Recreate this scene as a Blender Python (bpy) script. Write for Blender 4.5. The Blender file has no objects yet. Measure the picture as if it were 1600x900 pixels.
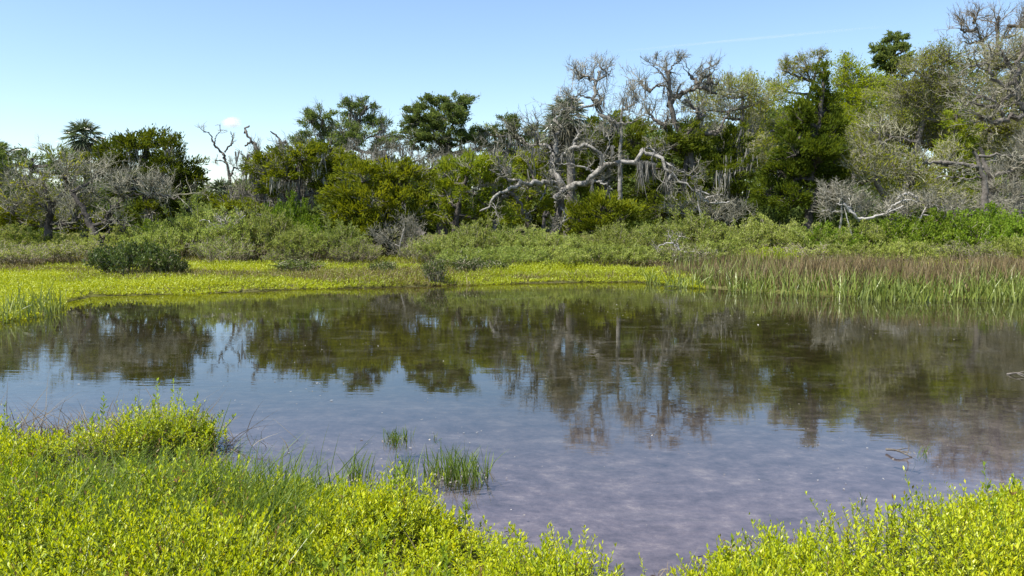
import bpy, math
import numpy as np

# ------------------------------------------------------------------ camera, sky, sun, exposure
SC = bpy.context.scene
COL = SC.collection
R = math.radians
FPX, HOR, EYE = 1250.0, 335.0, 1.70            # focal length and horizon row in photo pixels, eye height in m
PITCH = math.atan((450.0 - HOR) / FPX)

cam_data = bpy.data.cameras.new("camera")
cam = bpy.data.objects.new("camera", cam_data)
COL.objects.link(cam)
cam.location = (0, 0, EYE)
cam.rotation_euler = (math.pi / 2 - PITCH, 0, 0)
cam_data.sensor_width = 36.0
cam_data.lens = 36.0 * FPX / 1600.0
cam_data.clip_start = 0.05
cam_data.clip_end = 6000.0
SC.camera = cam

SUN_DIR = np.array((-0.42, -0.22, 0.0))         # towards the sun, horizontally
SUN_EL = R(58)
SUN_AZ = math.atan2(SUN_DIR[0], SUN_DIR[1])     # clockwise from +Y
world = bpy.data.worlds.new("World")
SC.world = world
world.use_nodes = True
wn, wl = world.node_tree.nodes, world.node_tree.links
wn.clear()
w_out = wn.new("ShaderNodeOutputWorld")
w_bg = wn.new("ShaderNodeBackground")
w_sky = wn.new("ShaderNodeTexSky")
w_sky.sky_type = "NISHITA"
w_sky.sun_disc = False
w_sky.sun_elevation = SUN_EL
w_sky.sun_rotation = SUN_AZ
w_sky.air_density = 1.0
w_sky.dust_density = 0.35
w_sky.ozone_density = 3.0
w_bg.inputs["Strength"].default_value = 0.113
wl.new(w_sky.outputs[0], w_bg.inputs[0])
wl.new(w_bg.outputs[0], w_out.inputs[0])

sun_data = bpy.data.lights.new("sun", "SUN")
sun_data.energy = 5.0
sun_data.angle = R(0.5)
sun_data.color = (1.0, 0.955, 0.88)
sun = bpy.data.objects.new("sun", sun_data)
COL.objects.link(sun)
sun.rotation_euler = (math.pi / 2 - SUN_EL, 0, -SUN_AZ + math.pi)
sun.location = (-20, -10, 40)

SC.view_settings.view_transform = "Standard"
SC.view_settings.look = "None"
SC.view_settings.exposure = 0.90
SC.view_settings.gamma = 1.0
SC.view_settings.use_curve_mapping = False
SC.render.engine = "CYCLES"
SC.cycles.max_bounces = 12
SC.cycles.diffuse_bounces = 7
SC.cycles.glossy_bounces = 3
SC.cycles.transmission_bounces = 4
SC.cycles.transparent_max_bounces = 12
SC.cycles.volume_bounces = 2
SC.cycles.sample_clamp_indirect = 6.0
SC.cycles.use_denoising = True
SC.cycles.caustics_reflective = False
SC.cycles.caustics_refractive = False

# ------------------------------------------------------------------ helpers
rng = np.random.default_rng(11)
UP = np.array((0, 0, 1.0))
CP, SP = math.cos(PITCH), math.sin(PITCH)


def ray(px, py):
    x, y = (px - 800.0) / FPX, -(py - 450.0) / FPX
    return np.array((x, CP + y * SP, -SP + y * CP))


def P(px, py, Y):
    """The world point at distance Y that stands where the photo has pixel (px, py)."""
    d = ray(px, py)
    return np.array((0, 0, EYE)) + d * (Y / d[1])


def G(px, py, z=0.0):
    d = ray(px, py)
    return np.array((0, 0, EYE)) + d * ((z - EYE) / d[2])


def nz(v):
    return v / np.maximum(np.linalg.norm(v, axis=-1, keepdims=True), 1e-9)


def rn(*s):
    return rng.standard_normal(s)


def uni(a, b, *s):
    return rng.uniform(a, b, s)


def noise2(x, y, s=1.0, seed=0):
    """Smooth pseudo noise in about -1..1 made of rotated sines."""
    r = np.random.default_rng(seed + 77)
    o = np.zeros_like(x, dtype=float)
    tot = 0
    for k in range(9):
        a, f, ph = r.uniform(0, 6.28), s * r.uniform(0.5, 2.2), r.uniform(0, 6.28, 2)
        am = 1.0 / f * s
        o += am * np.sin(f * (x * math.cos(a) + y * math.sin(a)) + ph[0] + 0.9 * np.sin(f * 0.6 * (y * math.cos(a) - x * math.sin(a)) + ph[1]))
        tot += am
    return o / tot * 1.9


class Geo:
    """Collects quads; vertices may carry a per-vertex value 'var'."""
    def __init__(self):
        self.v, self.f, self.a, self.n = [], [], [], 0

    def add(self, v, f, a=None):
        v = np.asarray(v, float).reshape(-1, 3)
        self.v.append(v)
        self.f.append(np.asarray(f, np.int64) + self.n)
        self.a.append(np.full(len(v), 0.5) if a is None else np.asarray(a, float).reshape(-1))
        self.n += len(v)

    def tubes(self, pts, rad, sides=4, var=None):
        """pts (N,K,3), rad (N,K)"""
        pts = np.asarray(pts, float)
        if pts.ndim == 2:
            pts = pts[None]
        N, K, _ = pts.shape
        rad = np.broadcast_to(np.asarray(rad, float), (N, K))
        t = nz(np.gradient(pts, axis=1))
        d = nz(pts[:, -1] - pts[:, 0])
        ref = np.where((np.abs(d[:, 2:3]) > 0.75), np.array([[1.0, 0.2, 0]]), np.array([[0, 0.15, 1.0]]))[:, None, :]
        n1 = nz(np.cross(t, np.broadcast_to(ref, t.shape)))
        n2 = np.cross(t, n1)
        an = np.arange(sides) * 2 * math.pi / sides
        ring = pts[:, :, None, :] + rad[:, :, None, None] * (n1[:, :, None, :] * np.cos(an)[None, None, :, None] + n2[:, :, None, :] * np.sin(an)[None, None, :, None])
        idx = np.arange(N * K * sides).reshape(N, K, sides)
        a, b = idx[:, :-1, :], idx[:, 1:, :]
        f = np.stack([a, np.roll(a, -1, 2), np.roll(b, -1, 2), b], -1).reshape(-1, 4)
        va = None if var is None else np.repeat(np.broadcast_to(var, (N,)), K * sides)
        self.add(ring, f, va)

    def cards(self, p, d, l, w, var=None, side=None, fold=0.0):
        """Diamond leaves: base p, direction d, length l, half width w."""
        n = len(p)
        l = np.broadcast_to(l, (n,))[:, None]
        w = np.broadcast_to(w, (n,))[:, None]
        s = nz(np.cross(d, rn(n, 3))) if side is None else side
        up = nz(np.cross(s, d))
        m = p + d * l * 0.55
        v = np.stack([p, m + s * w + up * w * fold, p + d * l, m - s * w + up * w * fold], 1)
        f = np.arange(4 * n).reshape(n, 4)
        self.add(v, f, None if var is None else np.repeat(np.broadcast_to(var, (n,)), 4))

    def blades(self, p, d, l, w, bend, K=4, var=None):
        """Flat tapering blades that bend over; p (n,3), d (n,3) start dir, bend (n,3) added towards the tip."""
        n = len(p)
        l = np.broadcast_to(l, (n,))
        w = np.broadcast_to(w, (n,))
        t = np.linspace(0, 1, K)
        c = p[:, None, :] + l[:, None, None] * (d[:, None, :] * t[None, :, None] + bend[:, None, :] * (t ** 2)[None, :, None])
        s = nz(np.cross(d, rn(n, 3)))
        ww = w[:, None] * np.array([0.8, 1.0, 0.75, 0.06] if K == 4 else np.interp(t, [0, .3, .7, 1], [.8, 1, .75, .06]))[None, :]
        L = c - s[:, None, :] * ww[:, :, None]
        Rr = c + s[:, None, :] * ww[:, :, None]
        v = np.stack([L, Rr], 2)
        idx = np.arange(n * K * 2).reshape(n, K, 2)
        f = np.stack([idx[:, :-1, 0], idx[:, :-1, 1], idx[:, 1:, 1], idx[:, 1:, 0]], -1).reshape(-1, 4)
        self.add(v, f, None if var is None else np.repeat(np.broadcast_to(var, (n,)), K * 2))

    def merge(self, other, off=(0, 0, 0)):
        for v, f, a in zip(other.v, other.f, other.a):
            pass

    def mesh(self, name, m, smooth=False, local=None):
        v = np.concatenate(self.v) if self.v else np.zeros((0, 3))
        if local is not None:
            v = v - np.asarray(local)
        f = np.concatenate(self.f) if self.f else np.zeros((0, 4), int)
        a = np.concatenate(self.a) if self.a else np.zeros(0)
        me = bpy.data.meshes.new(name)
        me.vertices.add(len(v))
        me.vertices.foreach_set("co", v.astype(np.float32).ravel())
        nf = len(f)
        me.loops.add(nf * 4)
        me.loops.foreach_set("vertex_index", f.astype(np.int32).ravel())
        me.polygons.add(nf)
        me.polygons.foreach_set("loop_start", np.arange(0, nf * 4, 4, dtype=np.int32))
        me.polygons.foreach_set("use_smooth", np.full(nf, smooth, dtype=bool))
        at = me.attributes.new("var", "FLOAT", "POINT")
        at.data.foreach_set("value", a.astype(np.float32))
        me.materials.append(m)
        me.update(calc_edges=True)
        return me


def link(name, me, parent=None, loc=None):
    o = bpy.data.objects.new(name, me)
    COL.objects.link(o)
    if parent is not None:
        o.parent = parent
    if loc is not None:
        o.location = tuple(float(q) for q in loc)
    return o


def tag(o, label=None, cat=None, group=None, kind=None):
    for k, v in (("label", label), ("category", cat), ("group", group), ("kind", kind)):
        if v:
            o[k] = v
    return o


def thing(name, label, cat, loc, group=None):
    return tag(link(name, None, loc=loc), label, cat, group)


def copy_tree(o, parent=None):
    c = o.copy()
    COL.objects.link(c)
    if parent is not None:
        c.parent = parent
    for ch in list(o.children):
        copy_tree(ch, c)
    return c


def spline(pts, K):
    """Catmull-Rom through pts (n, m), K samples."""
    p = np.asarray(pts, float)
    if len(p) == 2:
        return p[0] + (p[1] - p[0]) * np.linspace(0, 1, K)[:, None]
    q = np.vstack([2 * p[0] - p[1], p, 2 * p[-1] - p[-2]])
    seg = np.linalg.norm(np.diff(p[:, :3], axis=0), axis=1)
    cum = np.concatenate([[0], np.cumsum(seg)])
    s = np.linspace(0, cum[-1], K)
    i = np.clip(np.searchsorted(cum, s, side="right") - 1, 0, len(p) - 2)
    t = ((s - cum[i]) / np.maximum(seg[i], 1e-9))[:, None]
    a, b, c, d = q[i], q[i + 1], q[i + 2], q[i + 3]
    return 0.5 * (2 * b + (c - a) * t + (2 * a - 5 * b + 4 * c - d) * t ** 2 + (3 * b - a - 3 * c + d) * t ** 3)


# ------------------------------------------------------------------ materials
def mat(name):
    m = bpy.data.materials.new(name)
    m.use_nodes = True
    m.node_tree.nodes.clear()
    return m, m.node_tree.nodes, m.node_tree.links


def ramp(n, stops):
    r = n.new("ShaderNodeValToRGB")
    e = r.color_ramp.elements
    while len(e) < len(stops):
        e.new(0.5)
    for q, (p, c) in zip(e, stops):
        q.position = p
        q.color = (*c, 1) if len(c) == 3 else c
    return r


def leaf_mat(name, stops, trans=0.35, gloss=0.06, rough=0.45, vary=True):
    m, n, l = mat(name)
    out = n.new("ShaderNodeOutputMaterial")
    at = n.new("ShaderNodeAttribute"); at.attribute_name = "var"
    rp = ramp(n, stops)
    l.new(at.outputs["Fac"], rp.inputs[0])
    df = n.new("ShaderNodeBsdfDiffuse")
    tr = n.new("ShaderNodeBsdfTranslucent")
    hs = n.new("ShaderNodeHueSaturation")
    hs.inputs["Hue"].default_value = 0.485
    hs.inputs["Saturation"].default_value = 1.08
    hs.inputs["Value"].default_value = 1.15
    oi = n.new("ShaderNodeObjectInfo")
    hv = n.new("ShaderNodeHueSaturation")
    for sock, lo, hi in (("Hue", 0.497, 0.512), ("Value", 0.80, 1.22)):
        mr = n.new("ShaderNodeMapRange"); mr.inputs["To Min"].default_value = lo; mr.inputs["To Max"].default_value = hi
        if sock == "Hue":
            fm = n.new("ShaderNodeMath"); fm.operation = "FRACT"
            mu = n.new("ShaderNodeMath"); mu.operation = "MULTIPLY"; mu.inputs[1].default_value = 7.31
            l.new(oi.outputs["Random"], mu.inputs[0]); l.new(mu.outputs[0], fm.inputs[0]); l.new(fm.outputs[0], mr.inputs["Value"])
        else:
            l.new(oi.outputs["Random"], mr.inputs["Value"])
        if vary:
            l.new(mr.outputs[0], hv.inputs[sock])
    l.new(rp.outputs[0], hv.inputs["Color"])
    l.new(hv.outputs[0], df.inputs[0]); l.new(hv.outputs[0], hs.inputs["Color"]); l.new(hs.outputs[0], tr.inputs[0])
    mx = n.new("ShaderNodeMixShader"); mx.inputs[0].default_value = trans
    l.new(df.outputs[0], mx.inputs[1]); l.new(tr.outputs[0], mx.inputs[2])
    gl = n.new("ShaderNodeBsdfGlossy"); gl.inputs["Roughness"].default_value = rough
    gl.inputs["Color"].default_value = (1, 1, 1, 1)
    m2 = n.new("ShaderNodeMixShader"); m2.inputs[0].default_value = gloss
    l.new(mx.outputs[0], m2.inputs[1]); l.new(gl.outputs[0], m2.inputs[2])
    l.new(m2.outputs[0], out.inputs[0])
    return m


def bark_mat(name, dark, light, scale=6.0, lichen=None):
    m, n, l = mat(name)
    out = n.new("ShaderNodeOutputMaterial")
    b = n.new("ShaderNodeBsdfPrincipled")
    b.inputs["Roughness"].default_value = 0.9
    b.inputs["Specular IOR Level"].default_value = 0.113
    tc = n.new("ShaderNodeTexCoord")
    no = n.new("ShaderNodeTexNoise"); no.inputs["Scale"].default_value = scale; no.inputs["Detail"].default_value = 7; no.inputs["Roughness"].default_value = 0.65
    l.new(tc.outputs["Object"], no.inputs["Vector"])
    st = [(0.36, dark), (0.5, tuple((a + c) / 2 for a, c in zip(dark, light))), (0.66, light)]
    rp = ramp(n, st)
    l.new(no.outputs["Fac"], rp.inputs[0])
    l.new(rp.outputs[0], b.inputs["Base Color"])
    n2 = n.new("ShaderNodeTexNoise"); n2.inputs["Scale"].default_value = scale * 4; n2.inputs["Detail"].default_value = 5
    l.new(tc.outputs["Object"], n2.inputs["Vector"])
    bp = n.new("ShaderNodeBump"); bp.inputs["Strength"].default_value = 0.7; bp.inputs["Distance"].default_value = 0.03
    l.new(n2.outputs["Fac"], bp.inputs["Height"]); l.new(bp.outputs[0], b.inputs["Normal"])
    l.new(b.outputs[0], out.inputs[0])
    return m


M = {}
M["bark_pale"] = bark_mat("pale_grey_oak_bark", (0.12, 0.11, 0.095), (0.34, 0.32, 0.285))
M["bark_limb"] = bark_mat("silvery_oak_limb_bark", (0.10, 0.092, 0.08), (0.36, 0.34, 0.305), 7.0)
M["bark_bone"] = bark_mat("bleached_dead_wood", (0.24, 0.225, 0.20), (0.46, 0.435, 0.395))
M["bark_dark"] = bark_mat("dark_grey_bark", (0.035, 0.03, 0.027), (0.13, 0.115, 0.10))
M["bark_mid"] = bark_mat("grey_brown_bark", (0.07, 0.06, 0.05), (0.21, 0.19, 0.165))
M["twig_pale"] = leaf_mat("pale_lichen_twigs", [(0, (0.13, 0.12, 0.085)), (0.5, (0.21, 0.195, 0.145)), (1, (0.33, 0.31, 0.25))], 0.0, 0.0)
M["twig_haze"] = leaf_mat("greenish_grey_twigs", [(0, (0.17, 0.16, 0.10)), (0.5, (0.27, 0.255, 0.165)), (1, (0.40, 0.38, 0.27))], 0.0, 0.0)
M["twig_brown"] = leaf_mat("brown_shrub_stems", [(0, (0.10, 0.08, 0.055)), (0.6, (0.24, 0.20, 0.14)), (1, (0.40, 0.36, 0.28))], 0.0, 0.0)
M["moss"] = leaf_mat("grey_spanish_moss", [(0, (0.14, 0.13, 0.115)), (0.5, (0.24, 0.23, 0.20)), (1, (0.36, 0.35, 0.31))], 0.2, 0.0)
M["olive"] = leaf_mat("olive_cedar_sprays", [(0, (0.078, 0.104, 0.011)), (0.5, (0.18, 0.213, 0.020)), (1, (0.30, 0.322, 0.034))], 0.46, 0.0)
M["olive_dark"] = leaf_mat("dark_cedar_sprays", [(0, (0.040, 0.058, 0.009)), (0.5, (0.088, 0.114, 0.014)), (1, (0.175, 0.198, 0.020))], 0.44, 0.0)
M["deep"] = leaf_mat("deep_green_leaves", [(0, (0.055, 0.080, 0.023)), (0.5, (0.12, 0.160, 0.042)), (1, (0.215, 0.26, 0.065))], 0.45, 0.0)
M["spring"] = leaf_mat("fresh_spring_leaves", [(0, (0.16, 0.21, 0.016)), (0.5, (0.26, 0.32, 0.024)), (1, (0.39, 0.43, 0.035))], 0.45, 0.0)
M["spring_dull"] = leaf_mat("dull_spring_leaves", [(0, (0.15, 0.16, 0.022)), (0.5, (0.25, 0.265, 0.034)), (1, (0.36, 0.37, 0.05))], 0.42, 0.0)
M["sage"] = leaf_mat("pale_shrub_leaves", [(0, (0.17, 0.20, 0.04)), (0.5, (0.27, 0.32, 0.07)), (1, (0.40, 0.42, 0.14))], 0.42, 0.0)
M["bright"] = leaf_mat("bright_shrub_leaves", [(0, (0.09, 0.15, 0.014)), (0.5, (0.165, 0.24, 0.026)), (1, (0.26, 0.33, 0.045))], 0.40, 0.0)
M["mangrove"] = leaf_mat("dark_waxy_leaves", [(0, (0.035, 0.055, 0.010)), (0.6, (0.085, 0.115, 0.020)), (1, (0.19, 0.22, 0.06))], 0.25, 0.02, 0.5)
M["palm"] = leaf_mat("palm_fronds", [(0, (0.04, 0.06, 0.022)), (0.5, (0.075, 0.11, 0.035)), (1, (0.13, 0.17, 0.06))], 0.3, 0.10, 0.4)
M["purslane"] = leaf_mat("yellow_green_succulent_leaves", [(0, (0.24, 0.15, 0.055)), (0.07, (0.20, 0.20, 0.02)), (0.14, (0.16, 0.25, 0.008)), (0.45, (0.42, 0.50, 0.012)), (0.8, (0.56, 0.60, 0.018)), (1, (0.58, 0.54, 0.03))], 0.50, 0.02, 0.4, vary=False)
M["purslane_far"] = leaf_mat("far_succulent_mat", [(0, (0.16, 0.12, 0.05)), (0.2, (0.20, 0.20, 0.03)), (0.45, (0.28, 0.34, 0.012)), (1, (0.44, 0.48, 0.016))], 0.38, 0.03, vary=False)
M["blade"] = leaf_mat("blue_green_grass", [(0, (0.08, 0.13, 0.018)), (0.5, (0.15, 0.22, 0.035)), (1, (0.26, 0.32, 0.09))], 0.4, 0.008, 0.5, vary=False)
M["reed"] = leaf_mat("reed_leaves", [(0, (0.10, 0.13, 0.018)), (0.5, (0.19, 0.245, 0.035)), (1, (0.33, 0.37, 0.10))], 0.32, 0.04, vary=False)
M["straw"] = leaf_mat("dry_stalks", [(0, (0.10, 0.072, 0.036)), (0.5, (0.225, 0.172, 0.088)), (1, (0.44, 0.37, 0.22))], 0.2, 0.0, vary=False)
M["straw_near"] = leaf_mat("bleached_dead_grass", [(0, (0.09, 0.06, 0.035)), (0.5, (0.19, 0.145, 0.085)), (1, (0.31, 0.27, 0.19))], 0.2, 0.0, vary=False)
M["fleck"] = leaf_mat("pale_flotsam", [(0, (0.28, 0.25, 0.2)), (1, (0.50, 0.47, 0.42))], 0.2, 0.02, vary=False)


def ground_material():
    m, n, l = mat("marsh_ground")
    out = n.new("ShaderNodeOutputMaterial")
    b = n.new("ShaderNodeBsdfPrincipled"); b.inputs["Roughness"].default_value = 0.95; b.inputs["Specular IOR Level"].default_value = 0.1
    ge = n.new("ShaderNodeNewGeometry")
    sx = n.new("ShaderNodeSeparateXYZ"); l.new(ge.outputs["Position"], sx.inputs[0])
    n1 = n.new("ShaderNodeTexNoise"); n1.inputs["Scale"].default_value = 5.0; n1.inputs["Detail"].default_value = 10; n1.inputs["Roughness"].default_value = 0.76
    n1.inputs["Distortion"].default_value = 0.05
    l.new(ge.outputs["Position"], n1.inputs["Vector"])
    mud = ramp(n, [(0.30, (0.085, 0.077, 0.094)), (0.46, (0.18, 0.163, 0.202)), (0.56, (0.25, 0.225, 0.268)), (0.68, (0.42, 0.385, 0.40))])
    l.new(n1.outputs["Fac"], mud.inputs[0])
    dimmed_mud = ramp(n, [(0.32, (0.018, 0.018, 0.006)), (0.5, (0.040, 0.038, 0.013)), (0.70, (0.085, 0.078, 0.035))])  # darker bed, painting in water absorption and dark reflections with depth and distance
    l.new(n1.outputs["Fac"], dimmed_mud.inputs[0])
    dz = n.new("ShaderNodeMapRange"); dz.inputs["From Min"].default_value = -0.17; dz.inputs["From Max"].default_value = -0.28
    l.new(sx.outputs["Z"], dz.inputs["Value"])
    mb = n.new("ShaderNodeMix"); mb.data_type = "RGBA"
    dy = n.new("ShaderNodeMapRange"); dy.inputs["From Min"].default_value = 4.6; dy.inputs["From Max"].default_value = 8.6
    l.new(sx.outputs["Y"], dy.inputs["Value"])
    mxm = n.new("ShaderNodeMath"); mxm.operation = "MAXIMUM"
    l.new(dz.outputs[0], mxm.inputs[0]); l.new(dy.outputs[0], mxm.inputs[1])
    l.new(mxm.outputs[0], mb.inputs["Factor"]); l.new(mud.outputs[0], mb.inputs["A"]); l.new(dimmed_mud.outputs[0], mb.inputs["B"])
    n2 = n.new("ShaderNodeTexNoise"); n2.inputs["Scale"].default_value = 0.7; n2.inputs["Detail"].default_value = 8; n2.inputs["Roughness"].default_value = 0.7
    l.new(ge.outputs["Position"], n2.inputs["Vector"])
    soil = ramp(n, [(0.34, (0.055, 0.050, 0.020)), (0.5, (0.10, 0.105, 0.022)), (0.66, (0.17, 0.15, 0.07))])
    l.new(n2.outputs["Fac"], soil.inputs[0])
    mr = n.new("ShaderNodeMapRange"); mr.inputs["From Min"].default_value = -0.015; mr.inputs["From Max"].default_value = 0.03
    l.new(sx.outputs["Z"], mr.inputs["Value"])
    mx = n.new("ShaderNodeMix"); mx.data_type = "RGBA"
    l.new(mr.outputs[0], mx.inputs["Factor"]); l.new(mb.outputs["Result"], mx.inputs["A"]); l.new(soil.outputs[0], mx.inputs["B"])
    l.new(mx.outputs["Result"], b.inputs["Base Color"])
    bp = n.new("ShaderNodeBump"); bp.inputs["Strength"].default_value = 0.5; bp.inputs["Distance"].default_value = 0.04
    l.new(n1.outputs["Fac"], bp.inputs["Height"]); l.new(bp.outputs[0], b.inputs["Normal"])
    l.new(b.outputs[0], out.inputs[0])
    return m


def water_material():
    m, n, l = mat("pond_water")
    out = n.new("ShaderNodeOutputMaterial")
    ge = n.new("ShaderNodeNewGeometry")

    def noise(scale, sx, sy, detail=3, rough=0.5, dist=0.0):
        mp = n.new("ShaderNodeMapping"); mp.inputs["Scale"].default_value = (sx, sy, 1)
        l.new(ge.outputs["Position"], mp.inputs["Vector"])
        t = n.new("ShaderNodeTexNoise"); t.inputs["Scale"].default_value = scale
        t.inputs["Detail"].default_value = detail; t.inputs["Roughness"].default_value = rough; t.inputs["Distortion"].default_value = dist
        l.new(mp.outputs[0], t.inputs["Vector"])
        return t.outputs["Fac"]
    r1 = noise(1.0, 1.3, 5.0, 3, 0.55)
    r2 = noise(1.0, 6.0, 16.0, 2, 0.5)
    patch = noise(0.22, 1.0, 1.6, 2)                     # breeze patches
    pr = n.new("ShaderNodeMapRange"); pr.inputs["From Min"].default_value = 0.40; pr.inputs["From Max"].default_value = 0.62
    pr.inputs["To Min"].default_value = 0.25; pr.inputs["To Max"].default_value = 1.0
    l.new(patch, pr.inputs["Value"])
    ad = n.new("ShaderNodeMath"); ad.operation = "MULTIPLY_ADD"; ad.inputs[1].default_value = 0.35
    l.new(r2, ad.inputs[0]); l.new(r1, ad.inputs[2])
    ml = n.new("ShaderNodeMath"); ml.operation = "MULTIPLY"
    l.new(ad.outputs[0], ml.inputs[0]); l.new(pr.outputs[0], ml.inputs[1])
    bp = n.new("ShaderNodeBump"); bp.inputs["Strength"].default_value = 1.0; bp.inputs["Distance"].default_value = 0.0016
    l.new(ml.outputs[0], bp.inputs["Height"])
    fr = n.new("ShaderNodeFresnel"); fr.inputs["IOR"].default_value = 1.62
    l.new(bp.outputs[0], fr.inputs["Normal"])
    tr = n.new("ShaderNodeBsdfTransparent"); tr.inputs["Color"].default_value = (0.74, 0.72, 0.71, 1)
    gl = n.new("ShaderNodeBsdfGlossy"); gl.inputs["Roughness"].default_value = 0.015; gl.inputs["Color"].default_value = (1, 1, 1, 1)
    l.new(bp.outputs[0], gl.inputs["Normal"])
    mx = n.new("ShaderNodeMixShader")
    l.new(fr.outputs[0], mx.inputs[0]); l.new(tr.outputs[0], mx.inputs[1]); l.new(gl.outputs[0], mx.inputs[2])
    # thin scum and pollen film drawn out into swirls
    film = noise(1.1, 1.0, 2.4, 10, 0.80, 0.5)
    fr2 = n.new("ShaderNodeMapRange"); fr2.inputs["From Min"].default_value = 0.53; fr2.inputs["From Max"].default_value = 0.72
    fr2.inputs["To Min"].default_value = 0.0; fr2.inputs["To Max"].default_value = 0.13
    l.new(film, fr2.inputs["Value"])
    fine = noise(9.0, 1.0, 1.8, 6, 0.75, 0.8)
    fm = n.new("ShaderNodeMath"); fm.operation = "MULTIPLY"
    l.new(fr2.outputs[0], fm.inputs[0]); l.new(fine, fm.inputs[1])
    df = n.new("ShaderNodeBsdfDiffuse"); df.inputs["Color"].default_value = (0.50, 0.47, 0.42, 1)
    m2 = n.new("ShaderNodeMixShader")
    l.new(fm.outputs[0], m2.inputs[0]); l.new(mx.outputs[0], m2.inputs[1]); l.new(df.outputs[0], m2.inputs[2])
    l.new(m2.outputs[0], out.inputs[0])
    return m


# ------------------------------------------------------------------ setting: ground and water
# water's edge, traced along the shore (photo pixels at water level -> metres)
far_edge = [(95, 474), (140, 463), (220, 461), (300, 459), (400, 455), (480, 451), (560, 450), (650, 448), (760, 444), (880, 441), (1000, 440), (1080, 449), (1180, 457), (1300, 463), (1400, 466), (1500, 468), (1600, 468), (1700, 468)]
near_edge = [(1750, 800), (1640, 806), (1560, 808), (1480, 836), (1400, 862), (1300, 866), (1230, 872), (1150, 895), (1080, 925), (1030, 970), (985, 990), (940, 955), (880, 912), (820, 876), (740, 846), (650, 828), (570, 806), (500, 784), (420, 776), (345, 768), (318, 745), (330, 712), (312, 690), (250, 690), (200, 694), (120, 690), (40, 688), (-60, 690), (-240, 694)]
shore = [G(*q)[:2] for q in far_edge] + [np.array((19.0, 16.8)), np.array((24.0, 13.0)), np.array((20.0, 8.0)), np.array((9.0, 5.4))]
shore += [G(*q)[:2] for q in near_edge]
shore += [np.array((-9.5, 6.4)), np.array((-15.0, 7.5)), np.array((-19.0, 10.0)), np.array((-13.0, 11.6)), G(-60, 512)[:2], G(0, 505)[:2], G(60, 494)[:2], G(88, 484)[:2]]
SHORE = np.array(shore)


def shore_dist(x, y):
    """Signed distance to the water's edge: positive on land."""
    x, y = np.asarray(x, float), np.asarray(y, float)
    sh = x.shape
    x, y = x.ravel(), y.ravel()
    best = np.full(x.shape, 1e9)
    inside = np.zeros(x.shape, bool)
    n = len(SHORE)
    for i in range(n):
        ax, ay = SHORE[i]
        bx, by = SHORE[(i + 1) % n]
        dx, dy = bx - ax, by - ay
        t = np.clip(((x - ax) * dx + (y - ay) * dy) / (dx * dx + dy * dy + 1e-12), 0, 1)
        best = np.minimum(best, np.hypot(x - ax - t * dx, y - ay - t * dy))
        c = ((ay > y) != (by > y)) & (x < (bx - ax) * (y - ay) / (by - ay + 1e-12) + ax)
        inside ^= c
    return np.where(inside, -best, best).reshape(sh)


PITS = [((150, 760), 0.42, 0.22, 0.13), ((10, 705), 0.70, 0.26, 0.12), ((150, 704), 0.34, 0.16, 0.12), ((270, 730), 0.14, 0.16, 0.12), ((330, 785), 0.22, 0.16, 0.12), ((300, 860), 0.08, 0.10, 0.06)]


def height(x, y, d=None):
    if d is None:
        d = shore_dist(x, y)
    d = d + 0.10 * noise2(x, y, 2.2, 3) * np.clip(y / 8, 0.4, 1.6)
    land = 0.055 * (1 - np.exp(-np.maximum(d, 0) / 0.35)) + 0.025 * noise2(x, y, 1.6, 1) * np.clip(d / 0.6, 0, 1)
    back = np.clip((y - 20.5) / 16.0, 0, 1)
    land = land + 0.55 * back * back * (3 - 2 * back) * np.clip(d / 2, 0, 1) + 0.10 * noise2(x, y, 0.35, 2) * np.clip((y - 22) / 10, 0, 1)
    for (px_, py_), sx_, sy_, dp_ in PITS:
        q_ = G(px_, py_)
        land = land - dp_ * np.exp(-((x - q_[0]) / sx_) ** 2 - ((y - q_[1]) / sy_) ** 2)
    bed = -0.30 * (1 - np.exp(np.minimum(d, 0) / 2.6)) + 0.02 * noise2(x, y, 3.0, 5) * np.clip(-d / 0.5, 0, 1)
    return np.where(d > 0, land, bed)


def axis(dense0, dense1, step, far):
    a = list(np.arange(dense0, dense1 + 1e-6, step))
    s, q = step, dense1
    while q < far:
        s *= 1.35; q += s; a.append(q)
    s, q = step, dense0
    b = []
    while q > -far:
        s *= 1.35; q -= s; b.append(q)
    return np.array(b[::-1] + a)


gx, gy = axis(-14, 16, 0.09, 3500), axis(1.5, 25, 0.09, 3500)
X, Yg = np.meshgrid(gx, gy)
Z = height(X, Yg)
gnd = Geo()
idx = np.arange(X.size).reshape(X.shape)
gnd.add(np.stack([X, Yg, Z], -1), np.stack([idx[:-1, :-1], idx[:-1, 1:], idx[1:, 1:], idx[1:, :-1]], -1).reshape(-1, 4))
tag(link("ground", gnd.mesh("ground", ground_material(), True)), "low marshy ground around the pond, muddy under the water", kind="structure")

wg = Geo()
wxs, wys = np.linspace(-24, 28, 3), np.linspace(2.6, 22.0, 3)
WX, WY = np.meshgrid(wxs, wys)
idx = np.arange(9).reshape(3, 3)
wg.add(np.stack([WX, WY, np.zeros_like(WX)], -1), np.stack([idx[:-1, :-1], idx[:-1, 1:], idx[1:, 1:], idx[1:, :-1]], -1).reshape(-1, 4))
tag(link("water", wg.mesh("water", water_material())), "shallow still pond with brown bottom showing through", kind="structure")


def gz(x, y):
    return float(height(np.array([x], float), np.array([y], float))[0])


def hz(p):
    return height(p[:, 0], p[:, 1])


# ------------------------------------------------------------------ trees
def bezier_set(a, b, ctrl, K, wob):
    t = np.linspace(0, 1, K)[None, :, None]
    p = (1 - t) ** 2 * a[:, None, :] + 2 * t * (1 - t) * ctrl[:, None, :] + t ** 2 * b[:, None, :]
    w = rn(*p.shape) * wob[:, None, None]
    w[:, 0] = 0
    return p + w * np.sqrt(t)


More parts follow.
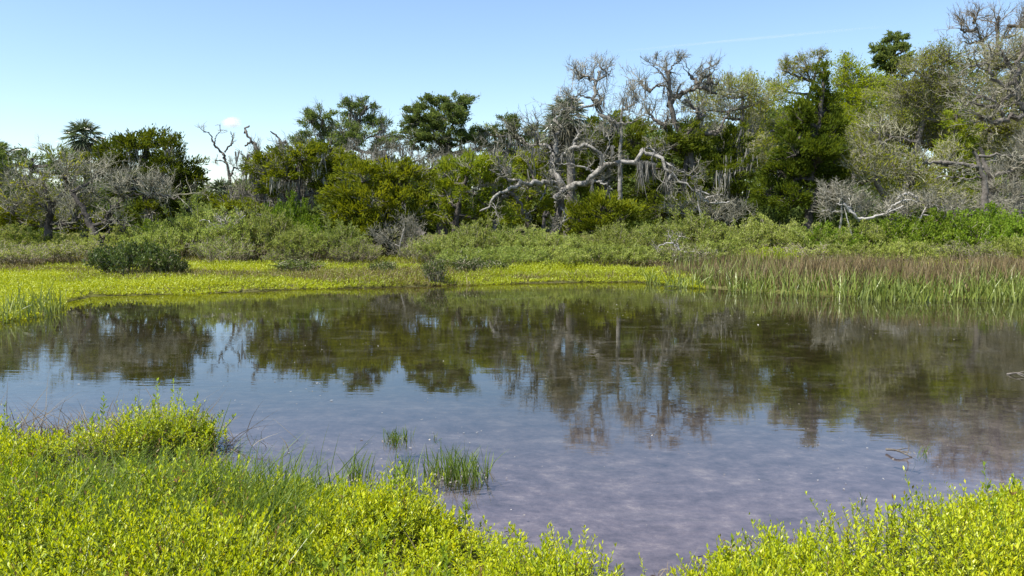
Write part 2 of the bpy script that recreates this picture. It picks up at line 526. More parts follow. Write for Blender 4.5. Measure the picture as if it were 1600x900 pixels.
def spawn(par, prad, per, lmin, lmax, K, spread=0.9, up=0.25, wander=0.35, t0=0.15, rscale=0.6, taper=0.35, droop=0.0):
    """Children sprouting along every parent branch. par (N,K0,3)."""
    N, K0, _ = par.shape
    n = N * per
    pi = np.repeat(np.arange(N), per)
    t = uni(t0, 1.0, n) * (K0 - 1)
    i = np.clip(t.astype(int), 0, K0 - 2)
    f = (t - i)[:, None]
    o = par[pi, i] * (1 - f) + par[pi, i + 1] * f
    tan = nz(par[pi, i + 1] - par[pi, i])
    r0 = (prad[pi, i] * (1 - f[:, 0]) + prad[pi, i + 1] * f[:, 0]) * rscale
    d = nz(tan * 0.75 + nz(rn(n, 3)) * spread + UP * up)
    L = uni(lmin, lmax, n) * (1 - 0.35 * t / (K0 - 1))
    pts = np.empty((n, K, 3))
    pts[:, 0] = o
    st = (L / (K - 1))[:, None]
    for k in range(1, K):
        d = nz(d + rn(n, 3) * wander + UP * (0.06 - droop))
        pts[:, k] = pts[:, k - 1] + d * st
    rad = np.maximum(r0, 0.006)[:, None] * np.linspace(1, taper, K)[None, :]
    return pts, rad


def moss_on(g, pts, n, lmin, lmax, w=0.022, fat=9):
    """Hanging moss: bundles of wavy ribbons below random points of pts (m,3)."""
    if n <= 0:
        return
    p = pts[rng.integers(0, len(pts), n)]
    p = np.repeat(p, fat, 0) + rn(n * fat, 3) * np.array((0.09, 0.09, 0.02))
    L = np.repeat(uni(lmin, lmax, n), fat) * uni(0.5, 1.1, n * fat)
    d = nz(np.array((0, 0, -1.0)) + rn(n * fat, 3) * 0.12)
    g.blades(p, d, L, uni(0.5, 1.2, n * fat) * w, rn(n * fat, 3) * 0.10, 4, uni(0, 1, n * fat))


def path_px(pts, Y, wob=0.0):
    """[(px, py, dY?)] -> world polyline at depth Y (+dY)."""
    return np.array([P(q[0], q[1], Y + (q[2] if len(q) > 2 else 0.0)) for q in pts])


def make_tree(name, label, cat, Y, base, lobes=(), trunk=None, limb_bark=None, r0=0.16, limbs=(), leaf=None, bark="bark_mid", group=None,
              ll=(0.11, 0.22), lw=(0.016, 0.030), dens=1.0, nleaf=78, up=0.35, twig=0, twigmat="twig_pale", twiglen=(0.35, 0.9), moss=0, mossl=(0.3, 0.8),
              loose=0.09, limb_r=0.42, deep=0.55, stems=1, per_branch=None, leafscale=1.0, tl=(6, 5), trad=0.005):
    """A tree from a trunk, limbs running to crown lobes (px, py, rx, ry in photo pixels) and branchlets that carry leaves and/or twigs."""
    k = Y / FPX
    bx = P(base, 360, Y)
    b0 = np.array((bx[0], Y, gz(bx[0], Y) - 0.08))
    root = thing(name, label, cat, b0, group)
    wood, tw, lv, ms = Geo(), Geo(), Geo(), Geo()
    boughs = Geo() if limb_bark else wood
    C = []
    for q in lobes:
        dy = q[4] if len(q) > 4 else rng.uniform(-deep, deep) * q[2] * k * 1.3
        c = P(q[0], q[1], Y + dy)
        C.append((c, np.array((q[2] * k, q[2] * k * 0.9, q[3] * k))))
    # trunk
    if trunk is None:
        top = max(C, key=lambda c: c[0][2])[0] if C else b0 + UP * 3
        mid = (b0 + top) / 2 + np.array((rng.uniform(-.3, .3), rng.uniform(-.2, .2), 0))
        tp = spline([b0, b0 * 0.75 + mid * 0.25 + rn(3) * 0.05, mid, top], 16)
    else:
        tp = spline(np.vstack([b0[None], path_px(trunk, Y)]), 18)
    tr = r0 * np.linspace(1, 0.28, len(tp)) * (1 + 0.5 * np.exp(-np.arange(len(tp)) / 1.2))
    wood.tubes(tp + rn(len(tp), 3) * r0 * 0.12, tr[None], 9, 0.4)
    limb_pts = [tp[6:]]
    paths, prads = [], []
    for lb in limbs:
        pts, ra, rb = lb
        w = path_px(pts, Y)
        K = 22
        sp = spline(w, K)
        jit = rn(K, 3) * ra * 0.5
        jit[0] = 0
        sp = sp + jit
        rr = np.linspace(ra, rb, K) * (1 + 0.2 * rn(K)).clip(0.65, 1.5)
        if limb_bark:
            lg = Geo()
            lg.tubes(sp, rr[None], 8, 0.6)
            link("limb", lg.mesh("limb", M[limb_bark], True, b0), root)
        else:
            wood.tubes(sp, rr[None], 8, 0.6)
        paths.append(sp); prads.append(rr)
        limb_pts.append(sp)
    b1s, b1r = [], []
    leafs = []
    for c, r in C:
        cand = np.concatenate(limb_pts)
        low = cand[cand[:, 2] < c[2] + 0.1]
        cand = low if len(low) else cand
        j = np.argmin(np.linalg.norm(cand - (c - UP * r[2] * 0.9), axis=1) + 0.25 * (c[2] - cand[:, 2]))
        a = cand[j]
        hub = c - UP * r[2] * 0.35
        ctrl = a * 0.45 + hub * 0.55 - UP * 0.1 * np.linalg.norm(hub - a) + rn(3) * 0.1
        lp = bezier_set(a[None], hub[None], ctrl[None], 10, np.array([0.04]))
        lr = r0 * limb_r * np.linspace(1, 0.35, 10)
        wood.tubes(lp, lr[None], 6, 0.5)
        n = max(6, int(dens * 19 * (r[0] * r[2] + 0.35 * r[0])))
        u = nz(rn(n, 3) * np.array((1, 1, 1)) + UP * 0.18)
        fr = 0.55 + 0.5 * uni(0, 1, n) ** 0.6
        end = c + u * r * fr[:, None]
        tt = uni(0.35, 1.0, n)
        st = lp[0][(tt * 9).astype(int)]
        ctrl = (st + end) / 2 + UP * 0.12 * np.linalg.norm(end - st, axis=1)[:, None] + rn(n, 3) * 0.08
        bp = bezier_set(st, end, ctrl, 7, np.full(n, 0.035))
        br = np.maximum(r0 * 0.10, 0.010) * np.linspace(1, 0.45, 7)[None] * uni(0.7, 1.3, n)[:, None]
        b1s.append(bp); b1r.append(br)
        if leaf:
            m = int(nleaf * leafscale)
            ti = uni(0.42, 1.06, n, m) ** 0.8
            pos = bp[np.arange(n)[:, None], np.clip((ti * 6).astype(int), 0, 5)]
            nxt = bp[np.arange(n)[:, None], np.clip((ti * 6).astype(int) + 1, 1, 6)]
            fpos = pos + (nxt - pos) * ((ti * 6) % 1)[..., None]
            tan = nz(nxt - pos)
            fpos = fpos + rn(n, m, 3) * loose * np.array((1, 1, 0.75))
            dirn = nz(tan * 0.6 + u[:, None, :] * 0.45 + UP * up + rn(n, m, 3) * 0.42)
            var = np.clip(uni(0.1, 0.9, n)[:, None] * 0.55 + uni(0, 1, n, m) * 0.35 + 0.05 + 0.12 * (u[:, 2:3]), 0, 1)
            lv.cards(fpos.reshape(-1, 3), dirn.reshape(-1, 3), uni(*ll, n * m), uni(*lw, n * m), var.ravel())
    if b1s:
        bp, br = np.concatenate(b1s), np.concatenate(b1r)
        (tw if twig else wood).tubes(bp, br, 3, uni(0.2, 0.8, len(bp)))
        if twig:
            sel = rng.random(len(bp)) < twig
            c1, r1 = spawn(bp[sel], br[sel], tl[0], twiglen[0], twiglen[1], 5, 0.85, 0.22, 0.20, rscale=0.75)
            tw.tubes(c1, np.maximum(r1, trad), 3, uni(0.2, 0.9, len(c1)))
            c2, r2 = spawn(c1, r1, tl[1], twiglen[0] * 0.45, twiglen[1] * 0.5, 4, 0.85, 0.15, 0.22)
            tw.tubes(c2, np.maximum(r2, trad * 0.8) * np.array([1, .9, .8, .5]), 3, uni(0.3, 1, len(c2)))
        if moss:
            moss_on(ms, bp.reshape(-1, 3), int(moss * len(bp)), *mossl)
    if paths and per_branch:
        pa, ra = np.array(paths), np.array(prads)
        nb, l0, l1 = per_branch
        c1, r1 = spawn(pa, ra, nb, l0, l1, 8, 0.95, 0.34, 0.30, t0=0.22, rscale=0.5, taper=0.4)
        r1 = np.minimum(r1, 0.05)
        boughs.tubes(c1, np.maximum(r1, 0.012), 5, uni(.4, .9, len(c1)))
        c2, r2 = spawn(c1, r1, 6, l0 * 0.55, l1 * 0.62, 6, 0.95, 0.25, 0.27, rscale=0.6)
        tw.tubes(c2, np.maximum(r2, 0.009), 4, uni(.2, .9, len(c2)))
        c3, r3 = spawn(c2, r2, 5, l0 * 0.3, l1 * 0.36, 5, 0.95, 0.15, 0.27)
        tw.tubes(c3, np.maximum(r3, trad), 3, uni(.2, 1, len(c3)))
        if moss:
            q = np.concatenate([pa.reshape(-1, 3), c1.reshape(-1, 3)])
            moss_on(ms, q, int(moss * 26), *mossl)
    link("trunk", wood.mesh("trunk", M[bark], True, b0), root)
    if limb_bark and boughs.n:
        link("branches", boughs.mesh("branches", M[limb_bark], True, b0), root)
    if tw.n:
        link("twigs", tw.mesh("twigs", M[twigmat], False, b0), root)
    if lv.n:
        link("crown", lv.mesh("crown", M[leaf], False, b0), root)
    if ms.n:
        tag(link("hanging_moss", ms.mesh("hanging_moss", M["moss"], False, b0), root), kind="stuff")
    return root


def zz(pts, ox, oy, s):
    return [(ox + p[0] * s, oy + p[1] * s) + tuple(p[2:]) for p in pts]


TG = "trees along the far bank"
# --- far wood behind everything: one mass
def far_wood():
    lv, tw = Geo(), Geo()
    tops = [(-500, 290), (-200, 300), (0, 300), (150, 290), (300, 312), (345, 312), (420, 280), (560, 255), (700, 250), (820, 240), (900, 210), (1050, 200), (1180, 170), (1300, 150), (1420, 120), (1600, 110), (1900, 110)]
    tx, ty = zip(*tops)
    for i in range(420):
        px = rng.uniform(-500, 2150)
        Y = rng.uniform(47, 62)
        t = np.interp(px, tx, ty)
        py = rng.uniform(t + 14, 362)
        c = P(px, py, Y)
        r = np.array((1.5, 1.5, 1.15)) * rng.uniform(0.8, 1.3)
        n = 800
        u = nz(rn(n, 3)); p = c + u * r * (0.5 + 0.55 * uni(0, 1, n) ** 0.6)[:, None]
        lv.cards(p, nz(u * 0.5 + UP * 0.3 + rn(n, 3) * 0.6), uni(0.25, 0.45, n), uni(0.06, 0.10, n), np.clip(rng.uniform(0.1, .7) + uni(-.2, .3, n), 0, 1))
    for i in range(190):
        px = rng.uniform(-500, 2150)
        c = P(px, rng.uniform(300, 372), rng.uniform(42, 50))
        r = np.array((1.5, 1.2, 1.0)) * rng.uniform(0.8, 1.3)
        n = 700
        u = nz(rn(n, 3)); p = c + u * r * (0.5 + 0.55 * uni(0, 1, n) ** 0.6)[:, None]
        lv.cards(p, nz(u * 0.5 + UP * 0.3 + rn(n, 3) * 0.6), uni(0.2, 0.36, n), uni(0.05, 0.09, n), np.clip(rng.uniform(0.1, .7) + uni(-.2, .3, n), 0, 1))
    tag(link("far_woodland", lv.mesh("far_woodland", M["deep"])), "dark wood closing the view behind the bank trees", kind="stuff")


far_wood()

CEDAR = dict(leaf="olive", bark="bark_mid", group=TG)
# --- left group
make_tree("oak_tree", "dark leafy oak cut off by the left edge", "tree", 30, -25, [(-18, 240, 26, 30), (-5, 275, 26, 26), (-40, 300, 40, 40), (5, 315, 28, 25)], leaf="deep", group=TG)
make_tree("cedar_tree", "low olive cedar under the bare oaks at far left", "tree", 29, 35, [(20, 325, 34, 26), (60, 335, 34, 26), (100, 330, 34, 28), (130, 345, 30, 26), (-20, 340, 30, 30)], **CEDAR)
make_tree("bare_oak", "bare grey oak with fine twig haze at far left", "tree", 27, 72,
          [(40, 275, 50, 34), (95, 262, 46, 30), (20, 320, 45, 30), (120, 310, 40, 30), (75, 315, 45, 28)],
          trunk=[(76, 350), (80, 320), (70, 295), (64, 270)], r0=0.17, bark="bark_dark", group=TG, twig=0.9, dens=0.6, leaf="spring_dull", nleaf=14, tl=(7, 7), trad=0.0042,
          limbs=[([(79, 330), (60, 318), (35, 316), (5, 330)], 0.07, 0.03), ([(80, 322), (100, 300), (115, 280), (120, 255)], 0.07, 0.02), ([(76, 345), (96, 352), (112, 355)], 0.05, 0.03)])
make_tree("bare_oak", "leaning bare oak with curved trunk on the left bank", "tree", 26, 160,
          [(120, 300, 45, 30), (180, 280, 50, 32), (235, 300, 45, 28), (150, 265, 40, 26), (280, 300, 36, 30)],
          trunk=[(150, 368), (138, 345), (128, 322), (110, 300)], r0=0.18, bark="bark_dark", group=TG, twig=0.8, dens=0.5, tl=(7, 7), trad=0.0042,
          limbs=[([(140, 352), (155, 350), (172, 346), (190, 352), (198, 366)], 0.06, 0.025), ([(133, 330), (118, 345), (104, 350), (90, 345)], 0.06, 0.02),
                 ([(165, 350), (172, 330), (188, 312), (208, 305), (240, 302)], 0.075, 0.03), ([(160, 382), (166, 366), (182, 358), (200, 366)], 0.05, 0.02)], per_branch=(4, 0.5, 1.2))
make_tree("cedar_tree", "tall dark round-topped cedar beside the palm", "tree", 31, 238,
          [(232, 218, 36, 24), (200, 232, 32, 22), (262, 232, 32, 20), (172, 236, 26, 22), (292, 262, 30, 22), (215, 262, 46, 26), (255, 270, 44, 24), (170, 265, 32, 22), (305, 285, 20, 16), (190, 295, 40, 24), (150, 250, 26, 22), (262, 300, 40, 22), (235, 330, 50, 20), (290, 325, 30, 22)],
          trunk=[(236, 345), (228, 310), (224, 270), (230, 225)], r0=0.22, leaf="olive_dark", bark="bark_dark", group=TG, twig=0.1, moss=0.15, dens=1.4,
          limbs=[([(228, 305), (245, 290), (262, 286), (280, 282)], 0.07, 0.03), ([(226, 300), (205, 280), (190, 260)], 0.07, 0.03), ([(230, 318), (250, 325), (275, 320), (300, 332)], 0.06, 0.02)])


def palm(name, label, Y, px, py_crown, n=26, size=1.15, skirt=8, lean=0.2):
    bx = P(px, 360, Y)
    b0 = np.array((bx[0], Y, gz(bx[0], Y) - 0.05))
    top = P(px, py_crown, Y)
    root = thing(name, label, "palm", b0, "cabbage palms in the far trees")
    w = Geo()
    tp = spline([b0, (b0 + top) / 2 + np.array((lean, 0, 0)), top], 26)
    rr = 0.17 * (1 + 0.10 * np.sin(np.arange(26) * 2.9))
    rr[-3:] *= (0.9, 0.7, 0.4)
    w.tubes(tp, rr[None], 10, 0.4)
    link("trunk", w.mesh("trunk", M["bark_mid"], True, b0), root)
    for i in range(n + skirt):
        g = Geo()
        az = i * 2.399 + rng.uniform(-.2, .2)
        el = R(78) - R(112) * (i / n) if i < n else R(rng.uniform(-70, -40))
        d = np.array((math.cos(az) * math.cos(el), math.sin(az) * math.cos(el), math.sin(el)))
        L = size * rng.uniform(0.45, 0.6)
        pet = spline([top, top + d * L * 0.5, top + d * L - UP * 0.05], 5)
        g.tubes(pet, np.linspace(0.02, 0.012, 5)[None], 4, 0.3)
        hub = pet[-1]
        side = nz(np.cross(d, UP + rn(3) * 0.1))
        m = 26
        a = np.linspace(-1.9, 1.9, m)
        dirs = nz(d[None] * np.cos(a)[:, None] + side[None] * np.sin(a)[:, None] + rn(m, 3) * 0.05)
        ll = size * rng.uniform(0.62, 0.8) * (0.72 + 0.28 * np.cos(a * 0.6))
        g.blades(np.repeat(hub[None], m, 0), dirs, ll, 0.022, np.tile(-UP * 0.28, (m, 1)) + rn(m, 3) * 0.05, 4, np.clip(rng.uniform(0.1, 0.9) + rn(m) * 0.1, 0, 1) if i < n else np.zeros(m))
        link("frond", g.mesh("frond", M["palm"] if i < n else M["twig_pale"], False, b0), root)
    return root


make_tree("oak_tree", "dark oak behind the bare oaks at far left", "tree", 35, 70,
          [(10, 262, 34, 22), (50, 250, 34, 22), (95, 250, 30, 22), (125, 262, 30, 24), (30, 290, 44, 26), (85, 290, 44, 26), (135, 300, 36, 26), (50, 325, 50, 22), (115, 330, 44, 22), (-25, 300, 40, 30)], leaf="deep", r0=0.2, bark="bark_dark", group=TG, twig=0.3, dens=0.85, nleaf=60)
make_tree("cedar_tree", "low dark cedar filling the gap left of the snag", "tree", 36, 330,
          [(325, 318, 26, 18), (355, 325, 30, 18), (300, 330, 30, 20), (385, 325, 26, 20), (340, 342, 40, 16)], leaf="olive_dark", r0=0.12, bark="bark_dark", group=TG)
palm("palm_tree", "cabbage palm rising above the trees at far left", 36, 130, 212, 24, 0.80, 8)
palm("palm_tree", "cabbage palm half cut by the left edge", 31, -10, 250, 22, 0.9)
palm("palm_tree", "short palm in the gap under the dead snag", 37, 345, 300, 16, 0.7, 4)
palm("palm_tree", "shaggy cabbage palm behind the hero dead oak's crown", 33, 885, 180, 26, 0.9, 14)
bpy.data.objects["palm_tree.003"]["label"] = "shaggy cabbage palm behind the upper boughs of the dead oak"
palm("palm_tree", "lower cabbage palm just left of the shaggy one", 34, 868, 205, 22, 0.8, 12)

# --- dead snag and mossy oaks
make_tree("dead_snag", "leafless dark snag against the sky below the cloud", "dead tree", 38, 368, trunk=[(362, 320), (357, 268), (350, 246)], r0=0.15, bark="bark_dark", group=None,
          limbs=[([(353, 250), (346, 238), (338, 232), (331, 216), (326, 208), (318, 206)], 0.059, 0.021), ([(351, 234 + 4), (356, 230), (362, 226), (364, 216), (360, 205)], 0.042, 0.017),
                 ([(355, 258), (346, 251), (336, 250)], 0.032, 0.021), ([(335, 226), (337, 214), (342, 207)], 0.028, 0.014), ([(360, 275), (366, 262), (374, 266)], 0.049, 0.021)], per_branch=(1, 0.3, 0.8))
make_tree("bare_oak", "mossy grey oak with drooping dark boughs right of the snag", "tree", 33, 420,
          [(400, 250, 40, 26), (440, 245, 40, 24), (380, 290, 36, 26), (410, 305, 40, 26), (450, 300, 40, 30), (370, 320, 30, 24), (470, 250, 30, 24)],
          trunk=[(415, 330), (408, 290), (412, 255), (398, 225)], r0=0.2, bark="bark_mid", group=TG, twig=0.7, moss=1.6, mossl=(0.4, 1.1), dens=0.9, twigmat="twig_pale",
          limbs=[([(412, 258), (400, 232), (388, 214), (384, 206), (388, 196)], 0.09, 0.03), ([(400, 225), (392, 222), (382, 228)], 0.05, 0.03), ([(412, 262), (425, 240), (436, 224), (432, 212), (424, 206)], 0.09, 0.03),
                 ([(437, 224), (446, 222), (452, 232), (458, 238)], 0.06, 0.03), ([(414, 300), (440, 310), (470, 305), (500, 312)], 0.08, 0.03), ([(412, 320), (390, 325), (370, 340)], 0.06, 0.03), ([(415, 330), (440, 332), (466, 322), (480, 328)], 0.06, 0.03)])
# --- back row, open dark crowns
make_tree("oak_tree", "open-crowned dark oak against the sky left of centre", "tree", 43, 540,
          [(484, 186, 24, 14), (505, 176, 22, 12), (495, 205, 30, 16), (545, 168, 22, 11), (572, 166, 22, 13), (560, 185, 30, 15), (592, 195, 24, 14), (530, 200, 30, 16), (605, 212, 20, 16), (560, 215, 40, 20), (510, 228, 40, 20), (600, 235, 30, 18), (470, 222, 24, 16)],
          trunk=[(540, 300), (538, 250), (545, 210)], r0=0.24, leaf="deep", bark="bark_mid", group=TG, twig=0.6, moss=0.5, dens=0.8, nleaf=105, ll=(0.10, 0.18), lw=(0.017, 0.030),
          limbs=[([(540, 240), (520, 215), (500, 195), (486, 185)], 0.1, 0.04), ([(545, 215), (556, 190), (575, 165)], 0.1, 0.04), ([(542, 235), (575, 215), (600, 205)], 0.08, 0.04)])
make_tree("oak_tree", "tallest rounded dark crown left of centre", "tree", 44, 690,
          [(655, 180, 30, 15), (640, 192, 20, 12), (680, 165, 32, 14), (712, 160, 26, 13), (730, 160, 14, 12), (700, 182, 34, 16), (665, 200, 34, 15), (720, 185, 20, 14), (690, 208, 40, 17), (645, 215, 24, 16), (730, 212, 22, 16), (690, 235, 46, 18)],
          trunk=[(692, 300), (700, 235), (690, 200)], r0=0.26, leaf="deep", bark="bark_dark", group=TG, twig=0.12, dens=1.15, nleaf=140, ll=(0.10, 0.18), lw=(0.018, 0.032),
          limbs=[([(698, 235), (684, 222), (676, 205), (665, 185)], 0.1, 0.04), ([(698, 230), (705, 200), (715, 175)], 0.1, 0.04)])
make_tree("oak_tree", "ragged low oak between the round crown and the dead oak", "tree", 45, 775,
          [(755, 202, 24, 14), (790, 194, 20, 14), (808, 188, 14, 10), (770, 218, 34, 18), (815, 205, 24, 16), (740, 225, 24, 16), (800, 230, 36, 20), (835, 220, 24, 18)], r0=0.2, leaf="deep", bark="bark_mid", group=TG, twig=0.5, moss=0.4, dens=0.85, nleaf=115, ll=(0.10, 0.18), lw=(0.017, 0.030))
make_tree("bare_oak", "bare grey oak behind the olive cedars at centre", "tree", 39, 660,
          [(600, 235, 40, 20), (650, 240, 40, 20), (700, 250, 44, 20), (560, 245, 40, 20), (520, 245, 36, 18), (745, 240, 36, 20)], r0=0.2, bark="bark_mid", group=TG, twig=0.9, moss=1.0, dens=0.55)
# --- olive cedars, centre
make_tree("cedar_tree", "broad olive cedar over grey boughs left of centre", "tree", 30, 455,
          [(425, 250, 34, 18), (470, 240, 40, 20), (405, 262, 26, 16), (510, 245, 36, 22), (440, 270, 40, 18), (490, 272, 44, 22), (535, 262, 30, 22), (425, 290, 30, 14), (395, 335, 40, 26), (350, 330, 30, 24)], r0=0.17, leaf="olive", bark="bark_dark", group=TG, moss=0.3, twig=0.12, dens=1.3,
          limbs=[([(455, 330), (470, 310), (500, 300), (525, 296)], 0.06, 0.03)])
make_tree("cedar_tree", "largest olive cedar, reaching down to the shrubs at centre", "tree", 27, 612,
          [(560, 275, 44, 24), (610, 268, 44, 24), (650, 285, 36, 24), (530, 305, 38, 24), (580, 310, 50, 28), (635, 315, 44, 28), (545, 340, 44, 24), (600, 348, 50, 26), (665, 330, 34, 28), (515, 330, 26, 22), (560, 372, 50, 26), (610, 378, 44, 20)], r0=0.18, leaf="olive", bark="bark_dark", group=TG, dens=1.35, twig=0.06)
make_tree("cedar_tree", "spreading olive cedar just left of the dead oak", "tree", 28.5, 715,
          [(700, 268, 36, 20), (735, 258, 40, 20), (775, 262, 34, 22), (705, 300, 34, 24), (750, 295, 42, 26), (790, 300, 34, 28), (725, 330, 40, 22), (770, 335, 40, 24), (690, 335, 24, 18)], r0=0.16, leaf="olive", bark="bark_dark", group=TG, dens=1.25, twig=0.12)
make_tree("cedar_tree", "olive cedar behind the dead oak's left limb", "tree", 34, 825,
          [(810, 255, 34, 24), (845, 240, 34, 24), (830, 290, 40, 28), (865, 275, 34, 28), (835, 325, 44, 28), (800, 330, 30, 24)], r0=0.16, leaf="olive", bark="bark_dark", group=TG)
make_tree("cedar_tree", "dark cedar behind the dead oak's trunk", "tree", 36, 925,
          [(890, 215, 30, 28), (920, 210, 36, 24), (955, 195, 30, 24), (930, 240, 44, 28), (900, 265, 40, 30), (965, 235, 30, 30), (945, 285, 44, 30), (905, 315, 44, 30), (950, 330, 44, 28), (1000, 215, 28, 30)], r0=0.2, leaf="olive_dark", bark="bark_dark", group=TG, dens=1.2)
make_tree("cedar_tree", "low olive cedar right of the dead oak's trunk", "tree", 31, 935,
          [(905, 335, 36, 26), (940, 325, 40, 30), (975, 335, 32, 24), (895, 355, 34, 18), (935, 352, 44, 18)], leaf="olive", bark="bark_dark", group=TG)
make_tree("cedar_tree", "black-green cedar behind the hanging moss", "tree", 35, 1050,
          [(1010, 250, 34, 34), (1045, 220, 36, 28), (1075, 205, 28, 24), (1085, 245, 40, 30), (1030, 290, 44, 32), (1080, 290, 40, 32), (1020, 330, 44, 28), (1070, 330, 44, 26), (990, 290, 26, 30)], r0=0.2, leaf="olive_dark", bark="bark_dark", group=TG, dens=1.15)
make_tree("cedar_tree", "black-green cedar left of the pointed cedar", "tree", 35, 1140,
          [(1120, 230, 34, 28), (1150, 215, 30, 26), (1120, 270, 40, 30), (1160, 260, 34, 32), (1110, 310, 40, 30), (1155, 305, 36, 30), (1130, 335, 44, 22)], r0=0.18, leaf="olive_dark", bark="bark_dark", group=TG, dens=1.1, moss=0.5, mossl=(0.5, 1.3))
make_tree("cedar_tree", "tall pointed dark cedar right of centre", "tree", 31, 1262,
          [(1287, 112, 9, 14), (1284, 138, 16, 18), (1270, 165, 22, 20), (1298, 168, 18, 20), (1248, 178, 20, 22), (1232, 200, 22, 20), (1265, 200, 30, 24), (1305, 205, 22, 26), (1235, 235, 34, 26), (1280, 240, 38, 28), (1310, 250, 20, 26), (1215, 265, 24, 22), (1255, 275, 44, 28), (1300, 285, 28, 26), (1230, 310, 38, 26), (1275, 320, 44, 24), (1312, 310, 20, 22), (1195, 300, 24, 22)],
          trunk=[(1265, 330), (1272, 250), (1282, 180), (1287, 115)], r0=0.2, leaf="olive_dark", bark="bark_dark", group=TG, dens=1.6, up=0.5)
# --- spring oaks on the right
make_tree("spring_oak", "fresh yellow-green oak behind the pointed cedar", "tree", 45, 1215,
          [(1195, 165, 26, 20), (1225, 145, 28, 18), (1200, 205, 30, 24), (1240, 185, 30, 22), (1175, 190, 20, 18), (1180, 235, 30, 26), (1165, 130, 20, 16)], leaf="spring", r0=0.22, bark="bark_mid", group=TG, twig=0.8, dens=0.75, nleaf=75, loose=0.2, ll=(0.09, 0.15), lw=(0.02, 0.034))
make_tree("spring_oak", "bright yellow-green oak at the skyline right of the pointed cedar", "tree", 46, 1335,
          [(1320, 100, 22, 14), (1335, 122, 30, 18), (1310, 130, 22, 18), (1350, 150, 32, 20), (1320, 160, 34, 22), (1370, 130, 24, 18), (1340, 190, 40, 26)], leaf="spring", r0=0.22, bark="bark_mid", group=TG, twig=0.6, dens=0.85, nleaf=100, loose=0.2, ll=(0.09, 0.15), lw=(0.02, 0.034))
make_tree("spring_oak", "thin half-bare oak at the skyline left of the pointed cedar", "tree", 47, 1235,
          [(1225, 105, 24, 16), (1255, 100, 26, 14), (1280, 90, 18, 12), (1265, 118, 30, 16), (1215, 130, 24, 16)], leaf="spring_dull", r0=0.22, bark="bark_mid", group=TG, twig=1.0, dens=0.9, nleaf=18, ll=(0.12, 0.2), lw=(0.025, 0.045))
make_tree("pine_tree", "dark blue-green pine top against the sky at right", "tree", 56, 1398,
          [(1400, 62, 18, 10), (1380, 76, 18, 9), (1412, 76, 16, 10), (1395, 90, 26, 12), (1412, 98, 16, 10), (1378, 98, 14, 9), (1400, 112, 26, 12), (1395, 140, 30, 16)], trunk=[(1400, 200), (1398, 120), (1398, 70)], r0=0.25, leaf="deep", bark="bark_dark", group=TG, dens=0.9, nleaf=90, ll=(0.2, 0.34), lw=(0.03, 0.05))
make_tree("bare_oak", "grey twiggy oak dusted with new leaves behind the bare crown", "tree", 40, 1140,
          [(1120, 140, 40, 26), (1160, 135, 36, 24), (1190, 150, 30, 24), (1130, 175, 44, 28), (1175, 190, 40, 30), (1110, 200, 34, 26), (1150, 225, 44, 26), (1190, 245, 34, 26), (1090, 160, 30, 24)],
          leaf="spring_dull", r0=0.2, bark="bark_mid", group=TG, twig=0.9, dens=0.8, twigmat="twig_haze", loose=0.24, nleaf=34, moss=0.25)
make_tree("spring_oak", "big hazy oak with sparse new leaves at right", "tree", 38, 1400,
          [(1440, 110, 44, 30), (1480, 85, 40, 26), (1400, 145, 40, 30), (1450, 160, 50, 34), (1500, 130, 44, 34), (1370, 190, 44, 32), (1420, 210, 50, 34), (1360, 240, 40, 30), (1470, 210, 48, 34), (1510, 180, 40, 34), (1440, 95, 20, 16), (1345, 215, 28, 26)],
          leaf="spring_dull", r0=0.26, bark="bark_mid", group=TG, twig=1.0, dens=1.0, twigmat="twig_haze", trad=0.0042, nleaf=46, loose=0.24, ll=(0.07, 0.13), lw=(0.016, 0.028))
make_tree("spring_oak", "tall oak with sparse yellow leaves at the right edge", "tree", 36, 1600,
          [(1545, 95, 40, 28), (1590, 80, 44, 30), (1560, 140, 48, 34), (1610, 130, 44, 40), (1540, 190, 46, 34), (1600, 200, 50, 40), (1640, 160, 50, 50), (1560, 240, 50, 34), (1620, 260, 50, 40), (1650, 90, 50, 40)],
          leaf="spring_dull", r0=0.28, bark="bark_mid", group=TG, twig=1.0, dens=1.0, twigmat="twig_haze", trad=0.0042, nleaf=40, loose=0.24, ll=(0.07, 0.13), lw=(0.016, 0.028))
make_tree("bare_oak", "bare reddish-grey treetop in the upper right corner", "tree", 43, 1545,
          [(1500, 40, 26, 18), (1525, 22, 30, 18), (1560, 25, 32, 20), (1540, 50, 34, 20), (1590, 45, 34, 24), (1510, 62, 24, 16), (1620, 30, 40, 30)], r0=0.24, bark="bark_mid", group=TG, twig=0.9, dens=0.55, twiglen=(0.4, 1.0), twigmat="twig_brown",
          limbs=[([(1545, 130), (1540, 90), (1530, 55), (1520, 25)], 0.09, 0.03), ([(1545, 110), (1560, 75), (1575, 40)], 0.08, 0.03)])
make_tree("bare_oak", "tangled grey oak with low twigs below the hazy oak", "tree", 31, 1420,
          [(1345, 235, 34, 26), (1380, 265, 44, 28), (1430, 260, 46, 30), (1340, 275, 30, 26), (1400, 305, 46, 24), (1450, 300, 44, 26), (1480, 250, 34, 26), (1500, 300, 40, 26)], leaf="spring_dull", r0=0.2, bark="bark_mid", group=TG, twig=1.0, dens=0.8, twigmat="twig_haze", loose=0.24, nleaf=24,
          limbs=[([(1420, 320), (1405, 280), (1385, 240), (1375, 215), (1360, 205)], 0.08, 0.03), ([(1400, 262), (1380, 230), (1400, 215), (1440, 225)], 0.06, 0.03), ([(1420, 300), (1440, 270), (1470, 262)], 0.06, 0.03)], per_branch=(4, 0.6, 1.4))
